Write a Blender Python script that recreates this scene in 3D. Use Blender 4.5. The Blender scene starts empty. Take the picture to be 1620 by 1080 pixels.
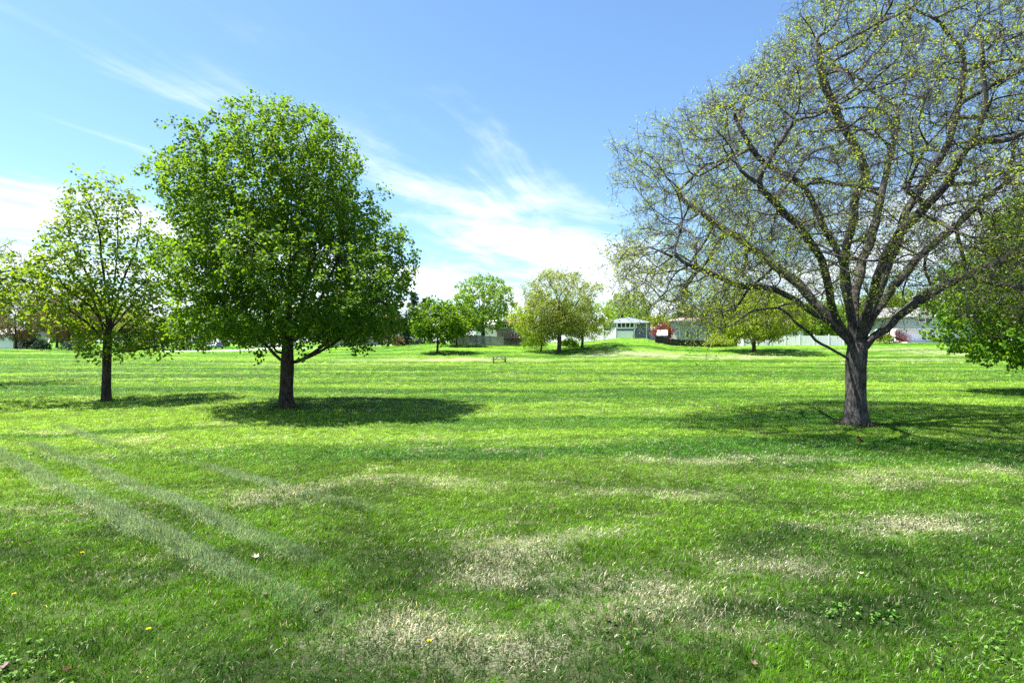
import bpy, math, random
import numpy as np
from mathutils import Vector, Matrix, noise as mnoise

sc = bpy.context.scene
COL = sc.collection
R = math.radians

# ------------------------------------------------------------------ camera
CAMZ, F = 2.5, 900.0            # eye height (m), focal length in photo pixels (1620 wide)
cd = bpy.data.cameras.new('camera'); cam = bpy.data.objects.new('camera', cd)
COL.objects.link(cam); sc.camera = cam
cd.sensor_width = 36; cd.lens = 20.0; cd.clip_start = 0.1; cd.clip_end = 6000
cam.location = (0, 0, CAMZ); cam.rotation_euler = (R(90), 0, 0)

# ------------------------------------------------------------------ light
SUN_DIR = Vector((0.46, -0.05, -1.0)).normalized()      # way the light travels
ELEV = math.asin(-SUN_DIR.z)
AZ = math.atan2(-SUN_DIR.x, -SUN_DIR.y)                 # clockwise from +Y
sd = bpy.data.lights.new('sun', 'SUN'); sun = bpy.data.objects.new('sun', sd); COL.objects.link(sun)
sd.energy = 5.0; sd.angle = R(0.53); sd.color = (1.0, 0.95, 0.86)
sun.rotation_euler = SUN_DIR.to_track_quat('-Z', 'Y').to_euler(); sun.location = (-40, 20, 90)

sc.view_settings.view_transform = 'Standard'; sc.view_settings.look = 'None'
sc.view_settings.gamma = 1.0; sc.view_settings.use_curve_mapping = False
sc.view_settings.exposure = 1.85
sc.cycles.use_denoising = False
sc.cycles.max_bounces = 4; sc.cycles.diffuse_bounces = 2; sc.cycles.transmission_bounces = 3
sc.cycles.transparent_max_bounces = 4; sc.cycles.glossy_bounces = 2
sc.cycles.sample_clamp_indirect = 4.0

W = bpy.data.worlds.new('World'); sc.world = W; W.use_nodes = True; W.cycles.sampling_method = 'NONE'
wn, wl = W.node_tree.nodes, W.node_tree.links
for n in list(wn): wn.remove(n)

class NT:
    """small helper for building node trees"""
    def __init__(s, tree): s.t = tree; s.n = tree.nodes; s.l = tree.links
    def put(s, sock, v):
        if isinstance(v, bpy.types.NodeSocket): s.l.new(v, sock)
        elif v is not None:
            if sock.type == 'RGBA' and len(v) == 3: v = (*v, 1)
            sock.default_value = v
    def new(s, typ, **kw):
        nd = s.n.new(typ)
        for k, v in kw.items(): setattr(nd, k, v)
        return nd
    def math(s, op, a, b=None, c=None, clamp=False):
        nd = s.new('ShaderNodeMath', operation=op, use_clamp=clamp)
        for i, v in enumerate((a, b, c)):
            if v is not None: s.put(nd.inputs[i], v)
        return nd.outputs[0]
    def vmath(s, op, a, b=None, c=None):
        nd = s.new('ShaderNodeVectorMath', operation=op)
        for i, v in enumerate((a, b, c)):
            if v is not None: s.put(nd.inputs[i], v)
        return nd.outputs['Value' if op in ('LENGTH', 'DISTANCE', 'DOT_PRODUCT') else 'Vector']
    def smooth(s, v, a, b):
        nd = s.new('ShaderNodeMapRange', interpolation_type='SMOOTHSTEP')
        s.put(nd.inputs[0], v); nd.inputs[1].default_value = a; nd.inputs[2].default_value = b
        return nd.outputs[0]
    def lin(s, v, a, b, c, d):
        nd = s.new('ShaderNodeMapRange')
        s.put(nd.inputs[0], v)
        for i, q in enumerate((a, b, c, d)): nd.inputs[i + 1].default_value = q
        return nd.outputs[0]
    def mix(s, f, a, b, bt='MIX'):
        nd = s.new('ShaderNodeMix', data_type='RGBA', blend_type=bt)
        s.put(nd.inputs['Factor'], f); s.put(nd.inputs[6], a); s.put(nd.inputs[7], b)
        return nd.outputs[2]
    def noise(s, vec, scale, detail=4, rough=0.55, dist=0.0, dims='3D'):
        nd = s.new('ShaderNodeTexNoise', noise_dimensions=dims)
        if vec is not None: s.l.new(vec, nd.inputs['Vector'])
        nd.inputs['Scale'].default_value = scale; nd.inputs['Detail'].default_value = detail
        nd.inputs['Roughness'].default_value = rough; nd.inputs['Distortion'].default_value = dist
        return nd.outputs['Fac']
    def xyz(s, v):
        nd = s.new('ShaderNodeSeparateXYZ'); s.l.new(v, nd.inputs[0]); return nd.outputs
    def comb(s, x, y, z):
        nd = s.new('ShaderNodeCombineXYZ')
        for i, v in enumerate((x, y, z)): s.put(nd.inputs[i], v)
        return nd.outputs[0]

g = NT(W.node_tree)
sky = g.new('ShaderNodeTexSky', sky_type='NISHITA', sun_disc=False)
sky.sun_elevation = ELEV; sky.sun_rotation = AZ; sky.altitude = 200
sky.air_density = 1.0; sky.dust_density = 0.6; sky.ozone_density = 2.0
tc = g.new('ShaderNodeTexCoord')
dx, dy, dz = g.xyz(tc.outputs['Generated'])
zz = g.math('MAXIMUM', dz, 0.035)
u = g.math('DIVIDE', dx, zz); v = g.math('DIVIDE', dy, zz)
al = g.math('ADD', g.math('MULTIPLY', v, 0.95), g.math('MULTIPLY', u, 0.31))     # along the cirrus bands
ac = g.math('SUBTRACT', g.math('MULTIPLY', u, 0.95), g.math('MULTIPLY', v, 0.31))  # across them
wob = g.noise(g.comb(g.math('MULTIPLY', al, 0.22), g.math('MULTIPLY', ac, 0.22), 3.0), 1.0, 2)
band = g.math('COSINE', g.math('MULTIPLY', g.math('ADD', g.math('ADD', ac, 1.42), g.math('MULTIPLY', g.math('SUBTRACT', wob, 0.5), 1.1)), 6.2832 / 3.25))
fib = g.noise(g.comb(g.math('MULTIPLY', al, 0.34), g.math('MULTIPLY', ac, 1.15), 0.7), 1.15, 7, 0.62, 0.9)
puf = g.noise(g.comb(al, ac, 5.0), 0.9, 5, 0.6, 0.4)
dens = g.math('ADD', g.math('MULTIPLY', fib, 0.62), g.math('MULTIPLY', puf, 0.38))
dens = g.math('ADD', dens, g.math('MULTIPLY', band, 0.10))
low = g.smooth(dz, 0.42, 0.04)
dens = g.math('ADD', dens, g.math('MULTIPLY', g.math('SUBTRACT', low, 0.52), 0.30))
cl = g.smooth(dens, 0.45, 0.74)
cl = g.math('MULTIPLY', cl, g.lin(dz, 0.26, 0.46, 0.90, 0.38))
skyc = g.mix(1.0, sky.outputs[0], (0.80, 0.95, 1.03), 'MULTIPLY')
out = g.mix(cl, skyc, (5.6, 6.0, 6.6))
bg = g.new('ShaderNodeBackground'); g.l.new(out, bg.inputs['Color']); bg.inputs['Strength'].default_value = 0.070
wo = g.new('ShaderNodeOutputWorld'); g.l.new(bg.outputs[0], wo.inputs[0])

# ------------------------------------------------------------------ helpers
def material(name):
    m = bpy.data.materials.new(name); m.use_nodes = True
    for n in list(m.node_tree.nodes): m.node_tree.nodes.remove(n)
    t = NT(m.node_tree); t.out = t.new('ShaderNodeOutputMaterial')
    return m, t

def principled(t, col, rough=0.6, spec=0.3, normal=None, metal=0.0):
    p = t.new('ShaderNodeBsdfPrincipled')
    t.put(p.inputs['Base Color'], col); t.put(p.inputs['Roughness'], rough)
    p.inputs['Specular IOR Level'].default_value = spec; p.inputs['Metallic'].default_value = metal
    if normal is not None: t.l.new(normal, p.inputs['Normal'])
    return p.outputs[0]

def bump(t, h, strength=0.4, dist=0.02):
    b = t.new('ShaderNodeBump'); b.inputs['Strength'].default_value = strength; b.inputs['Distance'].default_value = dist
    t.l.new(h, b.inputs['Height']); return b.outputs[0]

def mesh_np(name, V, polys, smooth=False):
    me = bpy.data.meshes.new(name)
    V = np.ascontiguousarray(V, dtype=np.float32)
    polys = [np.asarray(p, dtype=np.int32) for p in polys if len(p)]
    idx = np.concatenate([p.ravel() for p in polys])
    tot = np.concatenate([np.full(len(p), p.shape[1], np.int32) for p in polys])
    st = np.concatenate([[0], np.cumsum(tot)[:-1]]).astype(np.int32)
    me.vertices.add(len(V)); me.vertices.foreach_set('co', V.ravel())
    me.loops.add(len(idx)); me.loops.foreach_set('vertex_index', idx)
    me.polygons.add(len(tot)); me.polygons.foreach_set('loop_start', st)
    if smooth: me.polygons.foreach_set('use_smooth', np.ones(len(tot), dtype=bool))
    me.update(calc_edges=True)
    return me

def link(name, me, mat=None, parent=None):
    o = bpy.data.objects.new(name, me); COL.objects.link(o)
    if mat is not None and me is not None:
        for m in (mat if isinstance(mat, (list, tuple)) else [mat]): me.materials.append(m)
    if parent is not None: o.parent = parent
    return o

def tag(o, label=None, cat=None, group=None, kind=None):
    if label: o['label'] = label
    if cat: o['category'] = cat
    if group: o['group'] = group
    if kind: o['kind'] = kind
    return o

def empty(name, loc, label, cat, group=None, rz=0.0):
    o = bpy.data.objects.new(name, None); COL.objects.link(o); o.empty_display_size = 0.2
    o.location = loc; o.rotation_euler = (0, 0, rz)
    return tag(o, label, cat, group)

class MB:
    """collects boxes, prisms and tubes into one mesh"""
    def __init__(s): s.v = []; s.f = []
    def add(s, vs, fs):
        b = len(s.v); s.v += [tuple(p) for p in vs]; s.f += [tuple(b + i for i in f) for f in fs]; return s
    def box(s, x0, x1, y0, y1, z0, z1):
        return s.add([(x0, y0, z0), (x1, y0, z0), (x1, y1, z0), (x0, y1, z0), (x0, y0, z1), (x1, y0, z1), (x1, y1, z1), (x0, y1, z1)],
                     [(3, 2, 1, 0), (4, 5, 6, 7), (0, 1, 5, 4), (1, 2, 6, 5), (2, 3, 7, 6), (3, 0, 4, 7)])
    def prism(s, poly, y0, y1):
        n = len(poly)
        return s.add([(x, y0, z) for x, z in poly] + [(x, y1, z) for x, z in poly],
                     [tuple(range(n)), tuple(range(2 * n - 1, n - 1, -1))] + [(i + n, (i + 1) % n + n, (i + 1) % n, i) for i in range(n)])
    def tube(s, p, q, r0, r1=None, n=8):
        p, q = Vector(p), Vector(q); r1 = r0 if r1 is None else r1
        d = (q - p).normalized(); a = d.orthogonal().normalized(); b = d.cross(a)
        vs = [p + (a * math.cos(6.2832 * i / n) + b * math.sin(6.2832 * i / n)) * r0 for i in range(n)]
        vs += [q + (a * math.cos(6.2832 * i / n) + b * math.sin(6.2832 * i / n)) * r1 for i in range(n)]
        return s.add(vs, [(i, (i + 1) % n, (i + 1) % n + n, i + n) for i in range(n)] + [tuple(range(n - 1, -1, -1)), tuple(range(n, 2 * n))])
    def build(s, name, mat, parent=None, smooth=False, bevel=0.0):
        me = bpy.data.meshes.new(name); me.from_pydata([tuple(p) for p in s.v], [], s.f); me.update()
        if smooth: me.polygons.foreach_set('use_smooth', np.ones(len(me.polygons), dtype=bool))
        o = link(name, me, mat, parent)
        if bevel:
            b = o.modifiers.new('bevel', 'BEVEL'); b.width = bevel; b.segments = 2; b.limit_method = 'ANGLE'
        return o

# ------------------------------------------------------------------ terrain
AX = np.array([-400, -160, -115, -80, -52, -35, -22, -13, -6, 2, 8, 13, 19, 24, 29, 36, 49, 60, 72, 100, 140, 400], float)
AH = np.array([1.2, 1.4, 1.3, .75, .55, .8, 1.5, 2.1, 2.0, 1.7, 1.6, 2.3, 3.1, 3.0, 2.0, 1.7, 2.0, 2.2, 2.6, 2.6, 2.4, 2.0])
def smst(t): t = np.clip(t, 0, 1); return t * t * (3 - 2 * t)
def terrain(x, y):
    x = np.asarray(x, float); y = np.asarray(y, float)
    h = np.interp(x * 103.0 / np.maximum(y, 60), AX, AH)
    z = h * smst((y - 66) / 42.0)
    z = z + 0.05 * np.sin(x * .21 + 1.3) * np.sin(y * .17 + .4) + 0.025 * np.sin(x * .53 + y * .31)
    z = z * smst((np.hypot(x, y) - 2) / 10.0) - 3.0 * smst((y - 170) / 400.0)
    return z
def tz(x, y): return float(terrain(x, y))
def gx(px, d): return (px - 810) / F * d
def gz(py, d): return CAMZ + (540 - py) / F * d

ys = np.concatenate([np.arange(-30, 0, 3.), np.arange(0, 40, .35), np.arange(40, 130, 1.0), np.arange(130, 260, 5.), np.array([280, 320, 400, 520, 700, 1000, 1600, 2600, 4000])])
xs = np.concatenate([-np.array([4000, 2200, 1200, 700, 450, 320, 240, 200]), np.arange(-170, -60, 3.), np.arange(-60, 60, 1.0), np.arange(60, 173, 3.), np.array([200, 240, 320, 450, 700, 1200, 2200, 4000])])
X, Y = np.meshgrid(xs, ys); Z = terrain(X, Y)
nx = len(xs); ii, jj = np.meshgrid(np.arange(len(ys) - 1), np.arange(nx - 1), indexing='ij')
q = (ii * nx + jj).ravel()
gme = mesh_np('ground', np.stack([X, Y, Z], -1).reshape(-1, 3), [np.stack([q, q + 1, q + nx + 1, q + nx], -1)], True)

# mower rows the camera sees on the left: a ridge of longer blue grey grass along each
ROWS = [((-12.6, 13.65), (-1.2, 4.7), .19), ((-12.0, 14.2), (-1.7, 6.0), .15), ((-13.6, 17.0), (-8.0, 12.5), .10), ((-6.5, 11.6), (-1.5, 7.8), .10)]
TRUNKS = [(gx(1355, 17.3), 17.3, .42), (gx(453, 21.4), 21.4, .32), (gx(168, 23.7), 23.7, .2)]
# straw patches that stand out: x, y, rx, ry
DRY = [(1.75, 5.75, .85, .75, 1.0), (-.25, 6.3, .5, .5, .7), (-.55, 5.05, .9, .45, .8), (.05, 6.6, .35, .3, .8), (5.2, 8.1, .9, .45, .8), (6.1, 10.2, 1.3, .45, .6),
       (8.9, 10.9, 2.2, .4, .6), (-.4, 7.4, .35, .3, .6), (2.2, 9.2, 1.3, .4, .5), (4.5, 12.0, 2.6, .5, .5), (2.9, 6.6, .5, .3, .6),
       (-9.0, 73, 13, 3.5, .95), (19, 80, 9, 4, .9), (31, 78, 7, 3.5, .95), (50, 72, 9, 2.5, .6), (66, 82, 9, 4, .85), (58, 88, 10, 2, .7), (-20, 62, 14, 1.5, .4)]

def vnoise(x, y, seed):
    """smooth lattice noise in 0..1"""
    xi = np.floor(x).astype(np.int64); yi = np.floor(y).astype(np.int64); fx = x - xi; fy = y - yi
    def hs(a, b):
        n = (a * 374761393 + b * 668265263 + seed * 1442695041) & 0x7fffffff
        n = ((n ^ (n >> 13)) * 1274126177) & 0x7fffffff
        return ((n ^ (n >> 16)) & 0xffff) / 65535.0
    sx = fx * fx * (3 - 2 * fx); sy = fy * fy * (3 - 2 * fy)
    a = hs(xi, yi) * (1 - sx) + hs(xi + 1, yi) * sx; b = hs(xi, yi + 1) * (1 - sx) + hs(xi + 1, yi + 1) * sx
    return a * (1 - sy) + b * sy
def fbm(x, y, seed, octv=4, rough=.55):
    t = 0; a = 1; n = 0
    for k in range(octv): t = t + a * vnoise(x * 2 ** k + 17.3 * k, y * 2 ** k - 9.1 * k, seed + k); n += a; a *= rough
    return t / n
def sms(v, a, b): return smst((v - a) / (b - a))
def lerp(a, b, f): return np.asarray(a) * (1 - f[:, None]) + np.asarray(b) * f[:, None]
def lawn(x, y):
    """turf colour, share of dry straw and of long blue grey blades at lawn points"""
    x = np.asarray(x, float).ravel(); y = np.asarray(y, float).ravel()
    wx = x + 1.6 * (fbm(x * .5, y * .5, 91) - .5); wy = y + 1.6 * (fbm(x * .5, y * .5, 92) - .5)
    big = fbm(wx * .17, wy * .17, 1, 3); mid = fbm(wx * .8, wy * 1.1, 5, 5, .68)
    cy = wy + .010 * (wx - 4) ** 2 * sms(y, 30, 12)                       # the mower swung round in the foreground
    st = fbm(wx * .10, cy * .85, 11, 4, .6); st2 = fbm(wx * .03, cy * .36, 21, 3)
    c = lerp((.014, .066, .002), (.080, .220, .004), sms(mid, .30, .70))  # darker near the camera: foreground shading put into the turf colour
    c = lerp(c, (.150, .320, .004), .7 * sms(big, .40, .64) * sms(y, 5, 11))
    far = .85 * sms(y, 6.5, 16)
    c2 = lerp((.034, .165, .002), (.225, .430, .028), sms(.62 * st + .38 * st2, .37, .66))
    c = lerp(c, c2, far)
    dn = fbm(wx * .75, wy * 1.3, 31, 6, .66)
    dry = (.5 - .22 * sms(y, 14, 24)) * sms(dn + .45 * (st - .5), .60, .86)
    fine = 2.8 * (fbm(x * 1.5, y * 2.2, 41, 5, .70) - .5)
    for (px, py, rx, ry, a) in DRY:
        r = np.sqrt(((wx - px) / rx) ** 2 + ((wy - py) / ry) ** 2)
        dry = np.maximum(dry, a * sms(r + fine, 1.45, .0) * (.45 + .75 * fbm(x * 3, y * 4, 51, 3)))
    for (px, py, r0) in TRUNKS:                                          # worn soil round the trunks
        f = .85 * sms(np.hypot(x - px, y - py) + .35 * (fbm(x * 4, y * 4, 81, 3) - .5), r0 * 2.1, r0 * 1.1)
        c = lerp(c, (.075, .058, .035), f); dry = dry * (1 - f)
    lg = np.zeros_like(x)
    for (a, b, w) in ROWS:
        A, B = np.array(a), np.array(b); L = np.linalg.norm(B - A); d = (B - A) / L
        al = (x - A[0]) * d[0] + (y - A[1]) * d[1]; pe = -(x - A[0]) * d[1] + (y - A[1]) * d[0] + .22 * (fbm(x * .8, y * .8, 61, 3) - .5)
        lg = np.maximum(lg, sms(np.abs(pe), w * 1.25, w * .6) * sms(al, -1, 1) * sms(al, L + .8, L - 3.5) * (.55 + .9 * fbm(x * 1.1, y * 1.1, 71, 3)))
    return np.concatenate([c, np.clip(dry, 0, 1)[:, None]], 1), np.clip(lg, 0, 1)
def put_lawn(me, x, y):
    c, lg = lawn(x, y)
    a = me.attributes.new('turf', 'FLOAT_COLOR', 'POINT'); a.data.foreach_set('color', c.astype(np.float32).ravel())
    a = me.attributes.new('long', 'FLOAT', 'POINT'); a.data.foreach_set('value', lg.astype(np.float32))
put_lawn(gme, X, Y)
m_ground, t = material('lawn_soil')
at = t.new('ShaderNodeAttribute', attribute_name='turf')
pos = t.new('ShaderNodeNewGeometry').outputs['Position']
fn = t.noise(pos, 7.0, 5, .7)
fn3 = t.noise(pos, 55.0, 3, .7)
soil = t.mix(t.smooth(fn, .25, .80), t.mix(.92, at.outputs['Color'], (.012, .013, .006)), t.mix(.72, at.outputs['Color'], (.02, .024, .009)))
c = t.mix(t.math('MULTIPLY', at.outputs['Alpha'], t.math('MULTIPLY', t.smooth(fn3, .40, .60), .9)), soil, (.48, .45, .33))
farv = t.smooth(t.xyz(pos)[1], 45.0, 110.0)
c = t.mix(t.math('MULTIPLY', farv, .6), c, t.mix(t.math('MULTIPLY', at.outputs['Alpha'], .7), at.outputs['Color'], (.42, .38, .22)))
t.l.new(principled(t, c, .9, .1, bump(t, fn, .8, .05)), t.out.inputs[0])
ground = link('ground', gme, m_ground); tag(ground, 'wide mown park lawn rising gently to the houses', kind='structure')

# ------------------------------------------------------------------ materials
def leaf_mat(name, dark, light, trans, tmix=.46, hue=0.0):
    m, t = material(name)
    rnd = t.new('ShaderNodeNewGeometry').outputs['Random Per Island']
    c = t.mix(rnd, dark, light)
    p = principled(t, c, .55, .20)
    tr = t.new('ShaderNodeBsdfTranslucent')
    t.put(tr.inputs[0], t.mix(rnd, tuple(a * .75 for a in trans), trans))
    mx = t.new('ShaderNodeMixShader'); mx.inputs[0].default_value = tmix
    t.l.new(p, mx.inputs[1]); t.l.new(tr.outputs[0], mx.inputs[2]); t.l.new(mx.outputs[0], t.out.inputs[0])
    return m
def bark_mat(name, a, b, ridge=22.0, strength=.9, moss=None):
    m, t = material(name)
    pos = t.new('ShaderNodeTexCoord').outputs['Object']
    x, y, z = t.xyz(pos)
    sv = t.comb(x, y, t.math('MULTIPLY', z, .16))
    n1 = t.noise(sv, ridge, 5, .65, .4); n2 = t.noise(pos, 5.0, 4, .6); n3 = t.noise(sv, ridge * 3, 3, .6)
    c = t.mix(t.smooth(n1, .36, .64), a, b)
    c = t.mix(t.math('MULTIPLY', t.smooth(n2, .45, .7), .45), c, tuple(min(1, q * 1.5) for q in b))
    h = t.math('ADD', n1, t.math('MULTIPLY', n3, .4))
    t.l.new(principled(t, c, .88, .15, bump(t, h, strength, .04)), t.out.inputs[0]); return m
BARK_GREY = bark_mat('bark_grey', (.020, .018, .017), (.115, .106, .100))
BARK_DARK = bark_mat('bark_dark', (.016, .012, .009), (.070, .054, .042), 18)
BARK_FAR = bark_mat('bark_far', (.022, .018, .014), (.080, .066, .052), 14)
LEAF_MAPLE = leaf_mat('leaf_maple', (.030, .085, .005), (.085, .165, .010), (.24, .42, .010))
LEAF_MAPLE_B = leaf_mat('leaf_maple_fresh', (.055, .120, .006), (.120, .205, .014), (.32, .46, .012))
LEAF_MAPLE_R = leaf_mat('leaf_maple_bright', (.045, .125, .005), (.100, .215, .012), (.26, .48, .012))
LEAF_BUD = leaf_mat('leaf_bud', (.140, .205, .012), (.280, .370, .040), (.44, .56, .03), .45)
LEAF_MID = leaf_mat('leaf_mid', (.075, .160, .012), (.150, .265, .028), (.31, .49, .03), .5)
LEAF_YEL = leaf_mat('leaf_yellowgreen', (.125, .185, .012), (.250, .330, .028), (.44, .55, .025), .5)
LEAF_OLIVE = leaf_mat('leaf_olive', (.125, .165, .030), (.255, .300, .070), (.40, .47, .06), .5)
LEAF_PALE = leaf_mat('leaf_pale', (.085, .170, .020), (.180, .290, .045), (.28, .45, .05))
LEAF_BROWN = leaf_mat('leaf_brown', (.100, .072, .030), (.200, .150, .065), (.24, .17, .06), .3)
LEAF_RED = leaf_mat('leaf_red', (.100, .012, .018), (.220, .030, .036), (.34, .05, .05), .35)
NEEDLE = leaf_mat('needle_dark', (.010, .026, .012), (.028, .060, .024), (.03, .07, .02), .2)
NEEDLE_B = leaf_mat('needle_blue', (.022, .046, .030), (.055, .095, .062), (.06, .11, .06), .2)

# ------------------------------------------------------------------ tree building
def rnd_unit(rng, n):
    v = rng.normal(size=(n, 3)); return v / np.linalg.norm(v, axis=1, keepdims=True)
def unit(v): return v / np.maximum(np.linalg.norm(v, axis=-1, keepdims=True), 1e-9)

def attractors(rng, n, prof, cx=0.0, cy=0.0, depth=1.0, shell=.45, lump=.16, gap=.0, gapscale=.7):
    """points in a crown whose outline is prof: rows of (z, left reach, right reach)"""
    p = np.array(prof, float); p = p[np.argsort(p[:, 0])]
    zs = np.linspace(p[0, 0], p[-1, 0], 200)
    l = np.interp(zs, p[:, 0], p[:, 1]); r = np.interp(zs, p[:, 0], p[:, 2])
    area = (l + r) ** 2 + 1e-3; cdf = np.cumsum(area); cdf /= cdf[-1]
    out = []
    seed = Vector(rng.uniform(-50, 50, 3))
    while len(out) < n:
        z = float(np.interp(rng.random(), cdf, zs)); th = rng.uniform(0, 2 * math.pi); q = rng.random() ** shell
        ll = np.interp(z, zs, l); rr = np.interp(z, zs, r)
        c, s = math.cos(th), math.sin(th)
        k = 1 + lump * 1.8 * mnoise.noise(Vector((c * 1.6, s * 1.6, z * .45)) + seed) + lump * mnoise.noise(Vector((c * 4, s * 4, z * 1.3)) - seed)
        P = Vector((cx + (rr if c > 0 else ll) * c * q * k, cy + depth * .5 * (ll + rr) * s * q * k, z + rng.normal() * .1))
        if gap and mnoise.noise(P * gapscale + seed) < gap - 1: continue
        out.append(P)
    return np.array([tuple(P) for P in out])

def colonize(rng, nodes, parent, att, step, infl, kill, bias=(0, 0, .12), jit=.18, iters=160, maxn=20000):
    P = [np.array(p, float) for p in nodes]; par = list(parent); kids = [[] for _ in P]
    for i, a in enumerate(par):
        if a >= 0: kids[a].append(i)
    A = np.array(att, np.float32); bd = np.full(len(A), 1e9, np.float32); bi = np.zeros(len(A), np.int64)
    fresh = list(range(len(P))); bias = np.array(bias)
    for it in range(iters):
        if fresh:
            N = np.array([P[i] for i in fresh], np.float32); fi = np.array(fresh)
            for s in range(0, len(N), 400):
                D = ((A[:, None, :] - N[None, s:s + 400, :]) ** 2).sum(-1)
                k = D.argmin(1); d = np.sqrt(D[np.arange(len(A)), k]); m = d < bd
                bd[m] = d[m]; bi[m] = fi[s:s + 400][k[m]]
        keep = bd > kill; A, bd, bi = A[keep], bd[keep], bi[keep]
        if len(A) == 0 or len(P) > maxn: break
        act = bd < infl
        if not act.any():
            act = bd <= np.partition(bd, min(20, len(bd) - 1))[min(20, len(bd) - 1)]
        ids, inv = np.unique(bi[act], return_inverse=True)
        acc = np.zeros((len(ids), 3)); PP = np.array([P[i] for i in ids])
        np.add.at(acc, inv, unit(A[act] - PP[inv]))
        acc = unit(unit(acc) + bias + rng.normal(size=acc.shape) * jit)
        fresh = []
        for i, dv in zip(ids, acc):
            if len(kids[i]) >= 4: continue
            npos = P[i] + dv * step
            if any(((P[k] - npos) ** 2).sum() < (step * .45) ** 2 for k in kids[i]): continue
            kids[i].append(len(P)); kids.append([]); par.append(int(i)); fresh.append(len(P)); P.append(npos)
        if not fresh: break
    return np.array(P), np.array(par), kids

def radii(P, par, kids, r_tip, r_base):
    n = len(P); cnt = np.zeros(n)
    for i in range(n - 1, -1, -1):
        if not kids[i]: cnt[i] = 1
        if par[i] >= 0: cnt[par[i]] += cnt[i]
    e = math.log(r_base / r_tip) / math.log(max(cnt[0], 2))
    return r_tip * cnt ** e, cnt

def tube_mesh(P, par, kids, rad, cnt, flare=None, knob=0.0, rng=None, taper_tip=.5):
    V, Q4 = [], []; base = 0
    starts = [0]; chains = []
    while starts:
        s = starts.pop(); ch = [s]; i = s
        while kids[i]:
            k = max(kids[i], key=lambda q: cnt[q])
            for o in kids[i]:
                if o != k: starts.append(o)
            ch.append(k); i = k
        chains.append(ch)
    for ch in chains:
        pts = [P[i] for i in ch]; rr = [rad[i] for i in ch]
        if par[ch[0]] >= 0:
            pts = [P[par[ch[0]]]] + pts; rr = [min(rad[par[ch[0]]], rr[0] * 1.35)] + rr
        if len(pts) < 2: continue
        pts = np.array(pts); rr = np.array(rr); rr[-1] *= taper_tip
        if len(pts) > 3:
            sm = pts.copy(); sm[1:-1] = pts[1:-1] * .5 + .25 * (pts[:-2] + pts[2:]); 
            if par[ch[0]] >= 0: pts = sm
            else: pts[3:] = sm[3:]
        mr = rr.max(); ns = 18 if mr > .22 else 12 if mr > .1 else 8 if mr > .045 else 5 if mr > .018 else 3
        T = np.gradient(pts, axis=0); T = unit(T)
        a = np.array(Vector(T[0]).orthogonal().normalized()); rings = []
        ang = np.arange(ns) * 2 * math.pi / ns
        for k in range(len(pts)):
            a = a - T[k] * a.dot(T[k]); a /= max(np.linalg.norm(a), 1e-6); b = np.cross(T[k], a)
            r = np.full(ns, rr[k])
            if mr > .07 and knob:
                r = r * np.array([1 + knob * mnoise.noise(Vector((math.cos(q) * 1.6, math.sin(q) * 1.6, pts[k][2] * 1.1 + base * .13))) for q in ang])
            if flare and par[ch[0]] < 0:
                zz = pts[k][2]
                r = r * (1 + flare * math.exp(-max(zz, 0) / .28) * (1 + .5 * np.cos(ang * 5 + 1.2)) + .05 * np.cos(ang * 7) * math.exp(-max(zz, 0) / 1.5))
            rings.append(pts[k] + np.outer(r * np.cos(ang), a) + np.outer(r * np.sin(ang), b))
        V.append(np.concatenate(rings)); m = len(pts)
        i0 = (np.arange(m - 1)[:, None] * ns + np.arange(ns)[None, :]); i1 = (np.arange(m - 1)[:, None] * ns + (np.arange(ns) + 1)[None, :] % ns)
        Q4.append(base + np.stack([i0, i1, i1 + ns, i0 + ns], -1).reshape(-1, 4)); base += m * ns
    return np.concatenate(V), np.concatenate(Q4)

def twigs(rng, S, D, L, r, curve=.35, up=.25):
    """many thin three-sided twigs at once: returns verts, quads, mid points, end points, end directions"""
    n = len(S); pts = [S]; d = unit(D); seg = (L / 2)[:, None]
    for k in range(2):
        d = unit(d + rng.normal(size=(n, 3)) * curve + np.array([0, 0, up * .5])); pts.append(pts[-1] + d * seg)
    ring = []
    for k, p in enumerate(pts):
        a = unit(np.cross(d, np.array([.31, .52, .79]))); b = np.cross(d, a); rr = (r * (1 - k * .33))[:, None]
        ring += [p + a * rr, p + (-.5 * a + .866 * b) * rr, p + (-.5 * a - .866 * b) * rr]
    V = np.stack(ring, 1).reshape(-1, 3)
    q = []
    for k in range(2):
        for j in range(3): q.append([k * 3 + j, k * 3 + (j + 1) % 3, k * 3 + 3 + (j + 1) % 3, k * 3 + 3 + j])
    Q = (np.arange(n)[:, None, None] * 9 + np.array(q)[None]).reshape(-1, 4)
    return V, Q, pts, d

MAPLE_LEAF = (np.array([(0, 0, 0), (.50, .14, -.05), (.54, .62, -.12), (0, 1, -.16), (-.54, .62, -.12), (-.50, .14, -.05)], float), None, [[0, 1, 2], [0, 2, 3], [0, 3, 4], [0, 4, 5]])
OVAL_LEAF = (np.array([(0, 0, 0), (.30, .38, .06), (0, 1, -.12), (-.30, .38, .06)], float), None, [[0, 1, 2], [0, 2, 3]])
BLOB_LEAF = (np.array([(0, -.1, 0), (.5, .25, -.1), (.3, .8, -.05), (0, 1, -.15), (-.35, .75, -.05), (-.5, .2, -.1)], float), None, [[0, 1, 2], [0, 2, 3], [0, 3, 4], [0, 4, 5]])

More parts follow.
